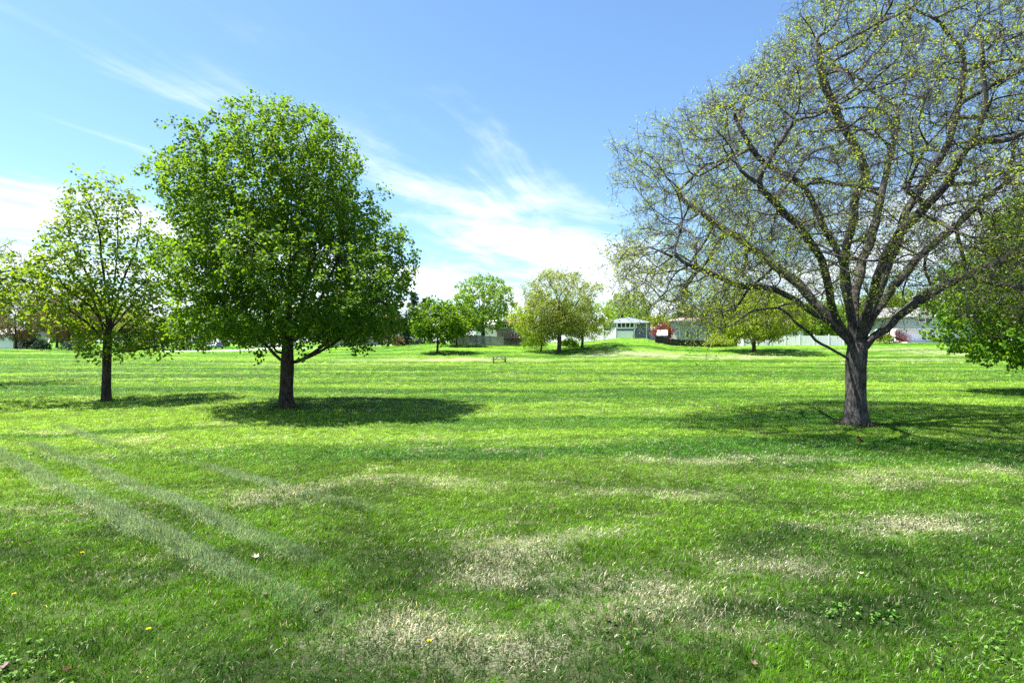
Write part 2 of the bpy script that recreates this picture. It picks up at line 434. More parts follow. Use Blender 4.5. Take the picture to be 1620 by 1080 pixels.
def leaves(rng, pos, axis, nrm, size, tmpl):
    T, _, tri = tmpl; n = len(pos)
    y = unit(axis); z = unit(nrm - y * (nrm * y).sum(-1, keepdims=True)); x = np.cross(y, z)
    wx = rng.uniform(.75, 1.15, n)[:, None]
    V = pos[:, None, :] + size[:, None, None] * (T[None, :, 0:1] * (x * wx)[:, None, :] + T[None, :, 1:2] * y[:, None, :] + T[None, :, 2:3] * z[:, None, :])
    k = len(T)
    Fc = (np.arange(n)[:, None, None] * k + np.array(tri)[None]).reshape(-1, 3)
    return V.reshape(-1, 3), Fc

def grow(seed, prof, r_base, limbs, natt, step=.3, infl=2.0, kill=.45, r_tip=.008, trunk_pts=None, depth=1.0, shell=.45, lump=.16, gap=0.0,
         twig_n=3, twig_len=.4, twig_cnt=3, twiglet=0, leaf_n=4, leaf_size=.13, tmpl=OVAL_LEAF, droop=.35, up=.7, bias=(0, 0, .12), flare=.35, center=(0, 0), knob=.18, keep=1.0, spread=.12, twig_up=.25, jit=.18, max_r=9.0, cone=None, outer=False, boughs=0, swell=0.0, twig_r=.75):
    rng = np.random.default_rng(seed)
    nodes = [tuple(p) for p in trunk_pts]; par = [i - 1 for i in range(len(nodes))]
    for (at, pl) in limbs:                      # at: index of the node it leaves from, pl: its points
        prev = at
        for p in pl:
            q = np.array(nodes[prev]); e = np.array(p, float); n = max(1, int(round(np.linalg.norm(e - q) / (step * 1.3))))
            for k in range(1, n + 1):
                w = q + (e - q) * k / n
                if k < n: w = w + rng.normal(size=3) * step * .20
                par.append(prev); nodes.append(tuple(w)); prev = len(nodes) - 1
    att = attractors(rng, natt, prof, center[0], center[1], depth, shell, lump, gap)
    if cone: rr = np.hypot(att[:, 0], att[:, 1]); att = att[att[:, 2] > cone[0] + np.maximum(cone[1] - rr, 0) * cone[2]]
    if boughs:                                  # first a coarse set of boughs, then the fine growth on them
        co = attractors(rng, boughs, [(z, l * .86, r * .86) for z, l, r in prof], center[0], center[1], depth, .6, lump)
        if cone: rr = np.hypot(co[:, 0], co[:, 1]); co = co[co[:, 2] > cone[0] + np.maximum(cone[1] - rr, 0) * cone[2]]
        L0 = np.array(nodes)
        dm = np.array([np.sqrt(((L0 - a) ** 2).sum(1)).min() for a in att]); att = att[dm > .55]
        P, par, _ = colonize(rng, nodes, par, co, .30, 2.6, .80, bias, .12, iters=45)
        nodes, par = [tuple(p) for p in P], list(par)
    P, par, kids = colonize(rng, nodes, par, att, step, infl, kill, bias, jit)
    rad, cnt = radii(P, par, kids, r_tip, r_base)
    if swell: rad = rad * (1 + swell * np.sin(math.pi * np.log(cnt) / math.log(cnt[0])))
    V, Q = tube_mesh(P, par, kids, rad, cnt, flare, knob, rng)
    # twigs and leaves at the outer ends
    thick = rad > max_r; away = np.zeros(len(P), int)
    for i in range(1, len(P)): away[i] = 0 if thick[i] else away[par[i]] + 1
    sel = np.where((cnt <= twig_cnt) & (away >= (3 if max_r < 1 else 0)) & (par >= 0) & (rad[np.maximum(par, 0)] < max_r))[0]
    pd = unit(P[sel] - P[par[sel]])
    S = np.repeat(P[sel], twig_n, 0); D = np.repeat(pd, twig_n, 0)
    D = unit(D * .8 + rnd_unit(rng, len(D)) * .9)
    Ls = twig_len * rng.uniform(.5, 1.25, len(S))
    tv, tq, pts, ed = twigs(rng, S, D, Ls, np.full(len(S), r_tip * twig_r), up=twig_up)
    ends = [pts[2]]; dirs = [ed]
    Vs, Qs, Ts = [V, tv], [Q, tq + len(V)], []
    if twiglet:
        src = np.concatenate([(pts[0] + pts[1]) / 2, pts[1], pts[2]]); dd = np.concatenate([ed] * 3)
        src = np.repeat(src, twiglet, 0); dd = np.repeat(dd, twiglet, 0)
        pick = rng.random(len(src)) < .75; src, dd = src[pick], dd[pick]
        dd = unit(dd * .7 + rnd_unit(rng, len(dd)))
        ln = (twig_len * .55 * rng.uniform(.4, 1.2, len(src)))[:, None]; dd = unit(dd + np.array([0, 0, twig_up * .4])); tip = src + dd * ln
        a = unit(np.cross(dd, np.array([.31, .52, .79]))); b = np.cross(dd, a); rr = r_tip * twig_r * .62
        v2 = np.stack([src + a * rr, src + (-.5 * a + .866 * b) * rr, src + (-.5 * a - .866 * b) * rr, tip], 1).reshape(-1, 3)
        b0 = sum(len(q) for q in Vs); k4 = np.arange(len(src))[:, None, None] * 4
        Ts.append((b0 + k4 + np.array([[0, 1, 3], [1, 2, 3], [2, 0, 3]])[None]).reshape(-1, 3)); Vs.append(v2); ends.append(tip); dirs.append(dd)
    wood = (np.concatenate(Vs), [np.concatenate(Qs)] + Ts)
    E = np.concatenate(ends); ED = np.concatenate(dirs)
    if keep < 1:
        q = np.linalg.norm((E - E.mean(0)) / (E.std(0) * 1.7), axis=1) ** 1.6 if outer else 1.0
        k = rng.random(len(E)) < keep * q; E, ED = E[k], ED[k]
    pos = np.repeat(E, leaf_n, 0); ax = np.repeat(ED, leaf_n, 0)
    pos = pos + rng.normal(size=pos.shape) * spread - ax * rng.uniform(0, .2, (len(pos), 1)) * twig_len
    ctr = np.array([center[0], center[1], P[:, 2].mean()])
    outw = unit((pos - ctr) * np.array([1, 1, .25]))
    axis = unit(outw * .5 + ax * .3 + rnd_unit(rng, len(pos)) * .75 + np.array([0, 0, -droop]))
    nrm = unit(np.array([0, 0, up]) + rnd_unit(rng, len(pos)) * .75 + outw * .25)
    sz = leaf_size * rng.uniform(.55, 1.25, len(pos))
    lv, lf = leaves(rng, pos, axis, nrm, sz, tmpl)
    return wood, (lv, lf)

def tree_obj(name, loc, label, data, bark, leaf, cat='tree', group=None, rz=0.0):
    (wv, wq), (lv, lf) = data
    root = empty(name, loc, label, cat, group, rz)
    link('trunk', mesh_np('trunk', wv, wq, True), bark, root)
    c = link('crown', mesh_np('crown', lv, [lf]), leaf, root); c['kind'] = 'stuff'
    return root

def copy_tree(src, loc, label, rz=0.0, s=1.0, sz=None, group=None, leaf=None):
    r = src.copy(); COL.objects.link(r); r.location = loc; r.rotation_euler = (0, 0, rz); r.scale = (s, s, sz or s); r['label'] = label
    if group: r['group'] = group
    elif 'group' in r: del r['group']
    for ch in src.children:
        c = ch.copy(); COL.objects.link(c); c.parent = r
        if leaf is not None and c.name.startswith('crown'):
            c.material_slots[0].link = 'OBJECT'; c.material_slots[0].material = leaf
    return r

def place(px, d): return (gx(px, d), d, tz(gx(px, d), d) - .03)

# ---- the big half-leafed tree on the right (17 m off)
RD = 17.3; RX = gx(1355, RD); RZ = tz(RX, RD)
def rp(px, py, d): return (gx(px, d) - RX, d - RD, gz(py, d) - RZ)
def limb(pts, d0, d1):
    n = len(pts); return [rp(x, y, d0 + (d1 - d0) * (k / (n - 1)) ** 1.2) for k, (x, y) in enumerate(pts)]
trunk = [(0, 0, -.25), (.0, 0, 0), (.0, 0, .12), (.0, 0, .3), (-.01, 0, .6), (-.02, 0, 1.0), (-.02, 0, 1.4), (-.01, 0, 1.8), (.0, 0, 2.1), (.02, 0, 2.4)]
F0, F1, F2 = 7, 8, 9
limbs = [
    (F0, limb([(1331, 560), (1300, 545), (1285, 530), (1267, 516), (1251, 497), (1231, 485), (1193, 489), (1170, 505), (1139, 523), (1122, 545)], 17.2, 13.6)),
    (F1, limb([(1340, 540), (1335, 533), (1316, 508), (1293, 499), (1270, 483), (1247, 468), (1223, 457), (1193, 454), (1165, 452), (1130, 436), (1090, 420), (1050, 400), (1015, 380)], 17.2, 15.2)),
    (F2, limb([(1331, 526), (1300, 489), (1277, 465), (1262, 449), (1235, 430), (1200, 400), (1150, 365), (1100, 330), (1050, 300)], 17.4, 19.5)),
    (F2, limb([(1338, 530), (1322, 502), (1314, 478), (1311, 455), (1303, 420), (1285, 385), (1255, 350), (1215, 310), (1170, 270)], 17.3, 14.0)),
    (F2, limb([(1350, 530), (1342, 500), (1335, 450), (1330, 407), (1306, 367), (1286, 318), (1261, 285), (1221, 265), (1188, 235), (1160, 180)], 17.4, 17.0)),
    (F2, limb([(1352, 528), (1347, 500), (1340, 450), (1338, 405), (1342, 367), (1352, 318), (1367, 265), (1350, 228), (1325, 183), (1300, 120), (1290, 60)], 17.5, 16.0)),
    (F1, limb([(1372, 545), (1390, 528), (1412, 513), (1432, 491), (1454, 469), (1479, 458), (1518, 441), (1559, 422), (1620, 397), (1690, 360), (1760, 330)], 17.2, 15.8)),
    (F2, limb([(1368, 530), (1375, 508), (1390, 485), (1407, 460), (1440, 422), (1470, 391), (1520, 350), (1580, 300), (1650, 240)], 17.3, 19.5)),
    (F2, limb([(1362, 525), (1373, 505), (1384, 478), (1401, 430), (1418, 394), (1432, 340), (1465, 285), (1502, 228), (1520, 150), (1530, 60)], 17.4, 17.6)),
    (F2, limb([(1360, 530), (1366, 505), (1378, 470), (1385, 440), (1400, 400), (1440, 350), (1500, 290), (1550, 200)], 17.2, 13.8)),
    (F2, limb([(1352, 525), (1352, 490), (1355, 450), (1362, 410), (1385, 360), (1395, 300), (1410, 230), (1430, 150), (1445, 60)], 17.6, 20.5)),
    (F1, limb([(1380, 530), (1420, 505), (1470, 470), (1530, 430), (1560, 440), (1600, 455)], 17.5, 14.5)),
]
prof = [(1.9, 3.2, 1.5), (2.6, 5.0, 5.0), (3.6, 6.7, 7.0), (4.8, 7.25, 7.8), (6.2, 7.15, 8.2), (7.8, 6.6, 8.4), (9.2, 5.2, 8.0), (10.5, 4.0, 7.2), (12.0, 2.4, 5.8), (13.4, .6, 4.2), (14.4, -.8, 2.6)]
data = grow(11, prof, .275, limbs, 14500, step=.21, infl=1.3, kill=.305, max_r=.022, cone=(2.2, 5.4, .74), r_tip=.0074, trunk_pts=trunk, depth=.80, shell=.40, lump=.14, twig_n=2, twig_len=.46, twig_cnt=3, twiglet=3,
            leaf_n=5, leaf_size=.060, tmpl=OVAL_LEAF, droop=.1, up=.4, flare=.55, bias=(0, 0, .10), keep=.19, outer=True, boughs=420, swell=.25, twig_r=1.0, spread=.06, knob=.20, jit=.24)
tree_obj('budding_tree', (RX, RD, RZ), 'large spreading tree with grey forked trunk and sparse yellow green new leaves, right foreground', data, BARK_GREY, LEAF_BUD)

# ---- the full maple left of centre
MD = 21.4; MX = gx(453, MD); MZ = tz(MX, MD)
def mp(px, py, d): return (gx(px, d) - MX, d - MD, gz(py, d) - MZ)
def limb2(pts, d0, d1):
    n = len(pts); return [mp(x, y, d0 + (d1 - d0) * (k / (n - 1)) ** 1.2) for k, (x, y) in enumerate(pts)]
trunk = [(0, 0, -.25), (0, 0, 0), (0, 0, .12), (0, 0, .3), (.01, 0, .6), (.02, 0, 1.0), (.03, 0, 1.4), (.04, 0, 1.65), (.05, 0, 2.0), (.06, 0, 2.5), (.06, .03, 3.0), (.09, .03, 3.6), (.1, 0, 4.2), (.12, 0, 5.0), (.15, .03, 5.8), (.2, 0, 6.6), (.2, 0, 7.5), (.15, 0, 8.5), (.2, 0, 9.5)]
limbs = [
    (7, limb2([(440, 568), (425, 550), (412, 535), (392, 515), (370, 495), (345, 470), (315, 455)], 21.3, 20.6)),
    (8, limb2([(434, 560), (428, 530), (422, 500), (410, 460), (395, 420), (370, 370)], 21.3, 20.0)),
    (7, limb2([(472, 575), (492, 564), (515, 550), (545, 530), (580, 505), (620, 470)], 21.4, 21.0)),
    (7, limb2([(475, 572), (498, 556), (520, 535), (540, 510), (570, 470), (600, 430)], 21.5, 23.0)),
    (9, limb2([(470, 540), (490, 510), (510, 470), (530, 420), (545, 370)], 21.3, 19.5)),
    (9, limb2([(445, 535), (440, 500), (432, 450), (420, 390), (400, 330), (370, 270)], 21.4, 22.5)),
    (10, limb2([(470, 510), (480, 470), (495, 420), (505, 360), (520, 290), (530, 240)], 21.4, 21.8)),
    (10, [(-.1, -.5, 3.5), (-.3, -1.4, 4.2), (-.4, -2.4, 5.0), (-.5, -3.3, 5.6)]),
    (10, [(.3, .6, 3.4), (.5, 1.6, 4.4), (.7, 2.6, 5.4)]),
    (12, limb2([(445, 440), (430, 400), (420, 340), (405, 280), (395, 220)], 21.4, 21.0)),
    (13, limb2([(462, 410), (475, 360), (485, 300), (490, 240), (480, 190)], 21.4, 21.0)),
]
prof = [(1.9, 1.4, 1.9), (2.4, 2.9, 3.4), (3.0, 3.9, 4.4), (4.6, 4.1, 4.8), (5.8, 4.0, 4.2), (7.5, 3.8, 3.55), (8.2, 3.75, 3.1), (9.4, 3.7, 2.7), (10.0, 3.3, 2.4), (10.5, 2.5, 1.9), (11.0, 1.4, 1.1), (11.3, .7, .5)]
data = grow(23, prof, .240, limbs, 5200, step=.26, infl=1.6, kill=.36, r_tip=.006, trunk_pts=trunk, depth=.95, shell=.42, lump=.17, gap=.72, twig_n=2, twig_len=.42, cone=(1.9, 3.4, .55), twig_cnt=3,
            leaf_n=20, leaf_size=.088, tmpl=MAPLE_LEAF, droop=.45, up=.75, flare=.48, bias=(0, 0, .08), spread=.10, knob=.12)
print('maple leaves tris', len(data[1][1]))
tree_obj('maple_tree', (MX, MD, MZ), 'tall rounded maple in full dense green leaf with dark trunk, left of centre', data, BARK_DARK, LEAF_MAPLE)

# ---- the smaller maple at the left
SD = 23.7; SX = gx(168, SD); SZ = tz(SX, SD)
def sp(px, py, d): return (gx(px, d) - SX, d - SD, gz(py, d) - SZ)
def limb3(pts, d0, d1):
    n = len(pts); return [sp(x, y, d0 + (d1 - d0) * (k / (n - 1)) ** 1.2) for k, (x, y) in enumerate(pts)]
trunk = [(0, 0, -.25), (0, 0, 0), (0, 0, .15), (0, 0, .4), (.01, 0, .9), (.02, 0, 1.4), (.03, 0, 1.9), (.05, 0, 2.4), (.1, 0, 2.9), (.15, 0, 3.5), (.22, 0, 4.2), (.35, 0, 5.0), (.45, 0, 5.9), (.5, 0, 6.8), (.5, 0, 7.7)]
limbs = [
    (7, limb3([(160, 533), (145, 515), (128, 503), (105, 490), (85, 480), (60, 468)], 23.6, 22.8)),
    (7, limb3([(163, 525), (157, 500), (150, 478), (130, 450), (110, 425), (90, 400), (70, 372)], 23.7, 23.2)),
    (8, limb3([(170, 500), (160, 480), (140, 445), (120, 400), (108, 360), (95, 335)], 23.7, 24.2)),
    (7, limb3([(180, 530), (195, 515), (215, 500), (240, 490), (265, 480)], 23.7, 24.2)),
    (8, limb3([(185, 500), (200, 475), (225, 450), (250, 425)], 23.7, 22.6)),
    (6, limb3([(178, 555), (200, 556), (225, 552), (255, 548)], 23.7, 23.0)),
    (9, limb3([(170, 465), (165, 430), (160, 390), (150, 340)], 23.7, 23.0)),
    (9, limb3([(185, 465), (200, 430), (215, 390), (225, 340)], 23.7, 24.4)),
    (8, [(.2, -.6, 3.4), (.2, -1.4, 4.0), (.1, -2.3, 4.5)]), (8, [(.1, .7, 3.4), (.1, 1.6, 4.1), (.2, 2.4, 4.8)]),
]
prof = [(1.9, .6, 2.0), (2.5, 1.3, 3.0), (3.2, 2.3, 3.2), (4.4, 3.0, 3.1), (5.3, 2.7, 2.9), (6.5, 2.1, 2.4), (7.6, 1.7, 2.1), (8.4, 1.3, 1.8), (9.1, .5, 1.1), (9.4, .2, .6)]
data = grow(37, prof, .165, limbs, 2900, step=.26, infl=1.6, kill=.36, r_tip=.006, trunk_pts=trunk, depth=.95, shell=.45, lump=.24, gap=.86, twig_n=2, twig_len=.38, twig_cnt=2,
            leaf_n=8, leaf_size=.112, tmpl=MAPLE_LEAF, droop=.35, up=.9, flare=.35, bias=(0, 0, .06), spread=.10, knob=.10, keep=.85)
tree_obj('maple_tree', (SX, SD, SZ), 'slender young maple with open layered light green leaves, left of the big maple', data, BARK_DARK, LEAF_MAPLE_B)

# ---- dense maple entering from the right edge
ED_ = 26.5; EX = gx(1690, ED_); EZ = tz(EX, ED_)
trunk = [(0, 0, -.25), (0, 0, 0), (0, 0, .15), (0, 0, .4), (0, 0, .9), (.02, 0, 1.4), (.05, 0, 1.9), (.05, 0, 2.5), (.05, 0, 3.2), (.0, 0, 4.0), (.1, 0, 5.0), (.1, 0, 6.0), (.1, 0, 7.2), (.1, 0, 8.5)]
limbs = [(5, [(-.6, -.1, 1.75), (-1.4, -.3, 2.0), (-2.4, -.5, 2.25), (-3.4, -.6, 2.5), (-4.4, -.6, 2.8)]), (6, [(.8, .2, 2.4), (2, .4, 2.9), (3.4, .5, 3.3)]), (7, [(-.7, -.4, 3.3), (-1.8, -.9, 4.2), (-3, -1.2, 5)]),
         (7, [(.1, 1, 3.3), (.2, 2.2, 4.2)]), (7, [(.3, -1, 3.3), (.4, -2.4, 4.2)]), (9, [(.8, .5, 5), (1.6, .8, 6.4)]), (9, [(-.8, .4, 5), (-1.6, .8, 6.6)])]
prof = [(1.4, 2.6, 2.5), (1.9, 4.4, 4.3), (2.8, 5.2, 5.2), (4.2, 5.1, 5.4), (6, 4.5, 5.0), (7.6, 3.7, 4.2), (9.0, 2.6, 3.0), (10.2, 1.3, 1.5), (10.7, .5, .6)]
data = grow(51, prof, .27, limbs, 3400, step=.30, infl=1.8, kill=.44, r_tip=.007, trunk_pts=trunk, depth=.8, shell=.32, lump=.14, twig_n=2, twig_len=.42, twig_cnt=3,
            leaf_n=13, leaf_size=.14, tmpl=MAPLE_LEAF, droop=.45, up=.8, flare=.4, bias=(0, 0, .05), spread=.11)
tree_obj('maple_tree', (EX, ED_, EZ), 'dense bright green maple cut by the right edge of the picture', data, BARK_DARK, LEAF_MAPLE_R)

# ------------------------------------------------------------------ farther trees
def auto_trunk(h, fork, seed, wob=.1):
    rng = random.Random(seed); pts = [(0, 0, -.25), (0, 0, 0), (0, 0, .3)]; z = .3; x = y = 0
    while z < h:
        z += max(.4, h / 14); x += rng.uniform(-wob, wob); y += rng.uniform(-wob, wob); pts.append((x, y, z))
    return pts
def auto_limbs(pts, prof, n, seed, rise=.9, zlo=None):
    rng = random.Random(seed); p = np.array(prof); top = p[:, 0].max(); out = []
    zlo = p[:, 0].min() if zlo is None else zlo
    cand = [i for i, q in enumerate(pts) if q[2] > zlo * .75 and q[2] < top * .7]
    for k in range(n):
        i = cand[int(k * len(cand) / n)]; q = pts[i]; th = k * 2.4 + rng.uniform(-.4, .4); z2 = min(q[2] + (top - q[2]) * .45 * rise, top)
        w = float(np.interp(z2, np.sort(p[:, 0]), p[np.argsort(p[:, 0])][:, 1])) * .7
        out.append((i, [(q[0] + math.cos(th) * w * f, q[1] + math.sin(th) * w * f, q[2] + (z2 - q[2]) * f ** .8) for f in (.25, .5, .75, 1)]))
    return out
def crown_prof(z0, z1, r, zw=.45, flat=.35, foot=.5):
    out = []
    for k in range(13):
        f = k / 12; w = (f / zw if f < zw else (1 - f) / (1 - zw)); w = max(0, w)
        s = (foot + (1 - foot) * math.sin(w * math.pi / 2)) if f < zw else math.sin(w * math.pi / 2) ** .75
        out.append((z0 + (z1 - z0) * f, max(r * s, .15), max(r * s, .15)))
    return out
def far_tree(name, px, d, top_py, r, z0, label, leaf, seed, rb=.22, natt=420, nl=6, bark=BARK_FAR, step=.55, leaf_size=.34, leaf_n=5, keep=1.0, shell=.4, gap=.6, zw=.4, twig_len=.7, tmpl=BLOB_LEAF, rise=.9, up=.6, spread=.22, trunk_h=None, foot=.5, twig_n=2, twiglet=0, bias=(0, 0, .12), group=None, lump=.2, twig_cnt=2, depth=1.0):
    loc = place(px, d); h = gz(top_py, d) - loc[2]
    pr = crown_prof(z0, h, r, zw, foot=foot)
    tp = auto_trunk(trunk_h or h * .72, z0, seed, .06 * h / 10)
    data = grow(seed, pr, rb, auto_limbs(tp, pr, nl, seed, rise, z0), int(natt * 1.25), step=step, infl=3.2, kill=step * 1.7, r_tip=.015, trunk_pts=tp, depth=depth, shell=shell, lump=lump, gap=gap, twig_n=twig_n, twig_len=twig_len, twig_cnt=twig_cnt, twiglet=twiglet,
                leaf_n=int(leaf_n * 2.2 + .5), leaf_size=leaf_size * .88, tmpl=tmpl, droop=.2, up=up, flare=.3, keep=keep, spread=spread, bias=bias)
    return tree_obj(name, loc, label, data, bark, leaf, group=group)

T = {}
T['round'] = far_tree('maple_tree', 692, 84, 471, 3.9, 1.7, 'compact round dark green maple on the slope left of the grey fence', LEAF_MAPLE, 101, .17, 700, shell=.33, gap=0, leaf_n=8, leaf_size=.32)
T['big'] = far_tree('shade_tree', 765, 108, 428, 6.2, 2.6, 'tall fresh green tree with dark forked trunk behind the grey fence', LEAF_MID, 102, .36, 650, nl=8, step=.6, gap=.80, keep=.9, leaf_n=6, rise=1.3, zw=.5, leaf_size=.33)
T['cluster'] = far_tree('budding_tree', 884, 86, 419, 5.6, 2.8, 'tall thinly leafed tree with visible branches at the middle of the slope', LEAF_OLIVE, 103, .30, 900, nl=9, step=.45, leaf_n=3, leaf_size=.19, gap=.6, rise=1.3, zw=.55, twiglet=1, keep=.65, foot=.7)
T['bushy'] = far_tree('shade_tree', 856, 89, 458, 5.0, 1.2, 'bushy yellow green tree on thin trunk left of the thinly leafed tree', LEAF_YEL, 104, .12, 650, nl=8, step=.5, leaf_n=6, leaf_size=.24, gap=.35, shell=.4)
T['arch'] = far_tree('budding_tree', 921, 91, 472, 5.2, 1.5, 'small arching yellow green tree in front of the white fence', LEAF_YEL, 105, .20, 480, nl=9, step=.45, leaf_n=3, leaf_size=.20, gap=.80, rise=.9, zw=.5, twiglet=1, keep=.65)
T['vee'] = far_tree('shade_tree', 1193, 86, 446, 7.2, 1.6, 'low forked yellow green tree in front of the long white fence', LEAF_YEL, 106, .27, 900, nl=10, step=.5, leaf_n=4, leaf_size=.24, gap=.62, rise=1.1, zw=.35, twiglet=1, keep=.7, trunk_h=3.5)
T['pale'] = far_tree('shade_tree', 1000, 140, 485, 6.5, 1.0, 'pale bright green treetop rising behind the blue house', LEAF_PALE, 107, .3, 420, leaf_n=7, leaf_size=.42, step=.7, gap=.3)
T['red'] = far_tree('ornamental_tree', 1049, 104, 509, 2.0, .6, 'small red leafed tree beside the white roofed shed', LEAF_RED, 108, .09, 220, step=.35, leaf_n=7, leaf_size=.20, gap=.3, twig_len=.4, nl=5)
T['bare'] = far_tree('budding_tree', 110, 112, 443, 6.3, 2.0, 'brownish budding tree behind the young maple at the left', LEAF_BROWN, 109, .26, 560, nl=9, step=.5, leaf_n=4, leaf_size=.20, gap=.55, twiglet=1, keep=.7, rise=1.1)
T['side'] = far_tree('shade_tree', -150, 21.5, 335, 4.2, 3.3, 'light green tree whose branches enter at the left edge', LEAF_MAPLE_B, 110, .18, 900, nl=9, step=.34, leaf_n=4, leaf_size=.14, gap=.75, rise=1.1, tmpl=MAPLE_LEAF, twig_len=.4, spread=.1, keep=.8)
T['side2'] = far_tree('budding_tree', -45, 33.5, 350, 3.6, 3.4, 'thinly leafed greyish tree at the far left edge', LEAF_OLIVE, 111, .20, 800, nl=9, step=.34, leaf_n=3, leaf_size=.11, gap=.5, rise=1.2, twiglet=1, keep=.6, tmpl=OVAL_LEAF, twig_len=.4, spread=.06, bark=BARK_GREY)

def ct(key, px, d, label, s=1.0, rz=0.0, sz=None, leaf=None, dz=0.0, group=None):
    p = place(px, d); return copy_tree(T[key], (p[0], p[1], p[2] + dz), label, rz, s, sz, group, leaf)
ct('round', 722, 97, 'dark green maple close behind the compact round maple', .92, 1.9)
ct('pale', 822, 128, 'pale green treetop between the tall tree and the bushy tree', .95, 1.0)
ct('pale', 1044, 133, 'yellow green tree behind the red leafed tree', .82, 2.2, leaf=LEAF_YEL)
ct('pale', 1112, 128, 'green tree right of the house with the pinkish roof', .92, 4.0, leaf=LEAF_MID)
ct('big', 1262, 122, 'green tree behind the long white fence', .66, .6, leaf=LEAF_PALE)
ct('round', 1300, 106, 'dark bushy tree at the right end of the long white fence', 1.0, 2.6, leaf=LEAF_MID)
ct('pale', 1340, 118, 'bright green tree seen through the fork of the big tree', 1.0, 5.0)
ct('round', 1392, 110, 'dark green tree left of the grey house', 1.25, .4, leaf=LEAF_MAPLE_B)
ct('big', 1432, 138, 'bright green tree rising behind the grey house', .95, 2.0, leaf=LEAF_PALE)
ct('pale', 1530, 135, 'green tree behind the right end of the grey house', 1.3, .9, leaf=LEAF_MID)
ct('bare', 25, 122, 'brownish budding tree above the white shed', .95, 2.1)
ct('bare', 215, 126, 'brownish budding tree behind the dark conifers', .75, 4.0, leaf=LEAF_OLIVE)
ct('bare', 615, 112, 'small brownish tree left of the dark columnar evergreen', .52, 1.2)
ct('big', 330, 165, 'green tree beyond the parked cars', .95, .3)
ct('pale', 395, 178, 'pale green tree beyond the concrete road', 1.2, 2.9)
ct('big', 475, 172, 'green tree behind the trunk of the big maple', .95, 4.4)
ct('round', 545, 160, 'dark green tree between the maple and the pine', 1.7, 3.3)
ct('round', 600, 175, 'dark green tree left of the pine', 1.6, 5.1, leaf=LEAF_MID)
ct('big', 905, 165, 'distant green tree behind the white fence', .75, 5.2)
ct('pale', 1185, 150, 'distant pale green tree behind the low forked tree', 1.25, 3.1)
ct('round', 90, 150, 'dark tree behind the two left shrubs', 1.7, 1.4)
ct('round', 172, 158, 'dark tree behind the young maple trunk', 1.7, 4.4, leaf=LEAF_MID)
for k in range(22):                              # the wood that closes the view behind the gardens
    rr = random.Random(900 + k); px = -100 + k * 86 + rr.uniform(-30, 30); d = rr.uniform(195, 260)
    ct(rr.choice(['round', 'pale', 'big']), px, d, 'distant tree in the wood line behind the gardens', rr.uniform(1.0, 1.5), rr.uniform(0, 6), leaf=None, group='distant wood line')

# conifers: whorled branches carrying needle sprays
def conifer(name, px, d, h, r, label, mat, seed, z0=.5, droop=.12, pine=False, n=None, power=1.0):
    rng = np.random.default_rng(seed); loc = place(px, d); root = empty(name, loc, label, 'tree')
    m = MB(); m.tube((0, 0, -.2), (0, 0, h * .97), .05 + h * .014, .02, 8)
    n = n or int(h * 26); f = rng.random(n) ** .8; z = z0 + (h - z0) * f
    reach = r * (1 - f) ** power * rng.uniform(.65, 1.1, n) + .12; th = rng.uniform(0, 6.2832, n)
    if pine: reach *= np.where(mnoise_arr(z * 1.1 + seed), 1.0, .45)
    for k in range(n):
        if k % 4 == 0: m.tube((0, 0, z[k]), (math.cos(th[k]) * reach[k] * .9, math.sin(th[k]) * reach[k] * .9, z[k] + (.25 if pine else -droop) * reach[k]), .022, .008, 3)
    m.build('trunk', BARK_FAR, root)
    k = 12; q = rng.random((n, k)) ** .6; zz = z[:, None] + (.22 if pine else -droop) * reach[:, None] * q + rng.normal(size=(n, k)) * .10
    pos = np.stack([np.cos(th)[:, None] * reach[:, None] * q + rng.normal(size=(n, k)) * .12, np.sin(th)[:, None] * reach[:, None] * q + rng.normal(size=(n, k)) * .12, zz], -1).reshape(-1, 3)
    outw = unit(pos * np.array([1, 1, 0]) + 1e-6); ax = unit(outw + rnd_unit(rng, len(pos)) * .9 + np.array([0, 0, .35 if pine else -.1])); nr = unit(rnd_unit(rng, len(pos)) * .7 + np.array([0, 0, .7]))
    lv, lf = leaves(rng, pos, ax, nr, rng.uniform(.22, .5, len(pos)), OVAL_LEAF)
    c = link('crown', mesh_np('crown', lv, [lf]), mat, root); c['kind'] = 'stuff'; return root
def mnoise_arr(z): return np.array([mnoise.noise(Vector((float(q), 0, 0))) > -.05 for q in z])
conifer('pine_tree', 655, 128, 11.6, 3.4, 'tall dark pine left of the round maple', NEEDLE_B, 201, 3, pine=True, power=.7)
conifer('pine_tree', 672, 140, 11.0, 3.2, 'second pine half hidden behind the round maple', NEEDLE_B, 202, 3, pine=True, power=.7)
conifer('evergreen_tree', 640, 108, 5.4, 1.5, 'dark columnar evergreen at the end of the low hedge', NEEDLE, 203, .1, power=.5)
conifer('spruce_tree', 50, 128, 6.0, 2.4, 'dark spruce beside the white shed', NEEDLE, 204, .2, power=.6)
conifer('spruce_tree', 1082, 128, 13.2, 4.0, 'tall dark evergreen behind the house with the pinkish roof', NEEDLE, 205, 2, power=.6)
for k, (px, h) in enumerate([(196, 4.6), (214, 5.6), (236, 6.4), (258, 7.0), (280, 6.6), (302, 6.0), (322, 5.0)]):
    conifer('spruce_tree', px, 121 + (k % 3) * 2.5, h, 2.3, ['dark spruce at the left end of the evergreen row', 'second spruce from the left in the evergreen row', 'third spruce from the left in the evergreen row', 'tallest spruce in the middle of the evergreen row', 'third spruce from the right in the evergreen row', 'second spruce from the right in the evergreen row', 'dark spruce at the road end of the evergreen row'][k], NEEDLE, 210 + k, .1, power=.55)

